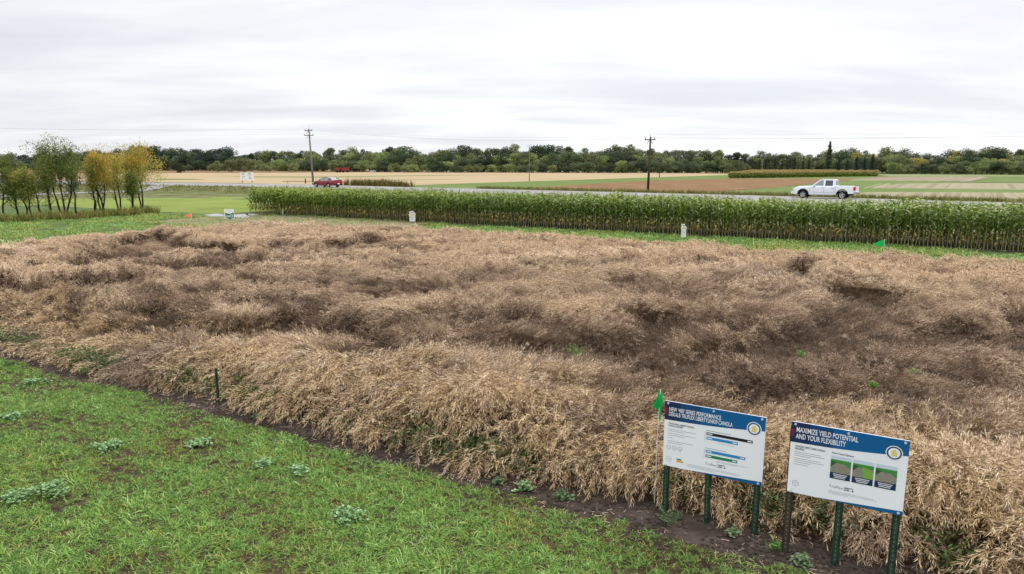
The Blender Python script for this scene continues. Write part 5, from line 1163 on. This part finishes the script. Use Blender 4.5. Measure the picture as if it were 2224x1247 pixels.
# ------------------------------------------------------------------ weeds
m_wp = mat('pale mallow leaf', None, .6, .25, rnd=[lin(72, 108, 58), lin(118, 154, 96), lin(168, 194, 144)], trans=.2); m_wd = mat('grey-green weed leaf', None, .7, .2, rnd=[lin(70, 92, 62), lin(98, 120, 84), lin(122, 140, 102)], trans=.2); m_wg = mat('fresh weed leaf', None, .6, .25, rnd=[lin(74, 116, 50), lin(104, 150, 66), lin(130, 170, 84)], trans=.2)
m_wst = mat('weed stem', lin(96, 118, 66), .7, .2)
def weed(px, py, w, h, m, kind, label, z0=0.02, zb=None):
    b = at(px, py, z0); rs = np.random.RandomState(int(px + py)); k = b[1] / F / math.cos(PITCH); rad = w * .5 * k * 1.05; hh = max(.05, h * k * (.62 if kind == 'rosette' else 1))
    r = empty('weed_plant', tuple(b)); tag(r, label, 'weed', 'weeds around the crop'); st = MB(); Q = []; rr = []
    nst = max(9, int(rad * 170)) if kind == 'rosette' else 9
    for i in range(nst):
        a = rs.uniform(0, 6.283); d = rad * rs.rand() ** .5 * (.75 + .35 * math.sin(3 * a + px)); el = hh * rs.uniform(.5, 1.0) * (1 - .4 * d / rad if kind == 'rosette' else 1)
        e = np.array([math.cos(a) * d, math.sin(a) * d, el]); s0 = e * np.array([.25, .25, 0]); mid = (s0 + e) / 2 + np.array([0, 0, el * .2])
        st.tube([s0, mid, e], .004, 3, cap=False)
        if kind == 'rosette':
            for q in range(7):
                c = e + rs.normal(0, .03, 3) * np.array([1, 1, .6]); L = rs.uniform(.012, .026); t1 = rs.normal(0, .3, 2); n_ = np.array([t1[0], t1[1], 1]); n_ /= np.linalg.norm(n_); x_ = np.cross(n_, rs.normal(0, 1, 3)); x_ /= np.linalg.norm(x_); y_ = np.cross(n_, x_)
                Q.append([c - x_ * L, c - y_ * L, c + x_ * L, c + y_ * L]); rr.append(rs.rand())
        else:
            for q in range(12):
                t = rs.uniform(.2, 1.05); c = (s0 * (1 - t) + e * t); a2 = rs.uniform(0, 6.28); L = rs.uniform(.02, .05); x_ = np.array([math.cos(a2), math.sin(a2), rs.uniform(.0, .9)]); x_ /= np.linalg.norm(x_); y_ = np.cross(x_, rs.normal(0, 1, 3)); y_ /= np.linalg.norm(y_)
                Q.append([c, c + x_ * L * .6 + y_ * L * .22, c + x_ * L * 1.5, c + x_ * L * .6 - y_ * L * .22]); rr.append(rs.rand())
    st.build('stem', m_wst, r); mb = MB(); mb.quads(np.array(Q), 0, [float(x) for x in rr]); mb.build('leaves', m, r)
WD = [(237, 975, 72, 26, m_wp, 'rosette', 'round pale green leafy patch in the grass, midway down its near side', ),
      (103, 1075, 90, 45, m_wp, 'rosette', 'largest pale leafy patch in the grass near the lower corner'),
      (30, 1085, 70, 30, m_wp, 'rosette', 'pale leafy patch touching the picture edge beside the largest one'),
      (437, 966, 66, 20, m_wp, 'rosette', 'flat pale leafy patch in the grass nearest the steel stake'),
      (573, 1012, 46, 22, m_wp, 'rosette', 'small pale leafy clump first in the pair below the soil strip'),
      (648, 1026, 46, 20, m_wp, 'rosette', 'small pale leafy clump second in the pair below the soil strip'),
      (755, 1130, 86, 34, m_wp, 'rosette', 'isolated pale leafy patch in the open grass, lowest of all'),
      (28, 908, 56, 16, m_wp, 'rosette', 'flat pale leafy patch at the picture edge above the big one'), (70, 834, 60, 14, m_wp, 'rosette', 'faint pale leafy patch in the grass close to the crop corner'), (20, 795, 40, 14, m_wd, 'bush', 'dark green weed where the soil strip meets the picture edge'),
      (185, 812, 50, 26, m_wg, 'bush', 'green weed clump growing under the canola edge far from the signs'), (612, 912, 34, 20, m_wg, 'bush', 'small bright green weed on the soil between the stake and the signs'),
      (480, 868, 50, 14, m_wg, 'bush', 'low green weed at the foot of the steel stake'), (560, 908, 36, 8, m_wd, 'rosette', 'flat greyish weed on the soil just past the stake'),
      (1085, 1050, 22, 22, m_wd, 'rosette', 'single small upright weed in the middle of the soil strip'), (1140, 1065, 44, 30, m_wp, 'rosette', 'pale round-leaved weed hanging from the crop edge onto the soil'), (1222, 1082, 44, 16, m_wd, 'rosette', 'flat weed on the soil between the round-leaved one and the flag'),
      (1447, 1140, 80, 42, m_wd, 'bush', 'large grey-green weed at the foot of the nearer board'), (1590, 1160, 36, 14, m_wd, 'rosette', 'small sprawling weed between two posts of the nearer board'),
      (1682, 1195, 34, 24, m_wg, 'bush', 'bright green weed beside the weathered first post of the second board'), (1740, 1225, 50, 24, m_wd, 'rosette', 'grey-green weed on the soil under the second board'),
      (1150, 1030, 40, 20, m_wg, 'bush', 'fresh green weed low under the drooping crop edge')]
for w in WD: weed(*w)
for px, py, w, h, m, l in ((238, 640, 44, 22, m_wd, 'dull green weed standing in a hollow of the canola far from the signs'), (1255, 775, 60, 26, m_wg, 'bright green weed in the middle of the canola'), (1742, 780, 24, 18, m_wg, 'small green weed in the flattened canola above the second board'), (1898, 845, 18, 18, m_wg, 'tiny green weed in the flattened canola above the second board'), (2203, 825, 44, 36, m_wg, 'yellow-green weed clump by the east edge of the canola'), (1985, 815, 30, 14, m_wg, 'thin green weed in the flattened canola'), (1400, 700, 70, 26, m_wd, 'olive tuft in a dark hollow of the canola'), (775, 615, 30, 12, m_wd, 'faint green weed in the far half of the canola')):
    b = at(px, py, .7); hz = float(canopy(b[0], b[1])[0]); weed(px, py, w, h, m, 'bush', l, z0=max(.2, hz - .02))
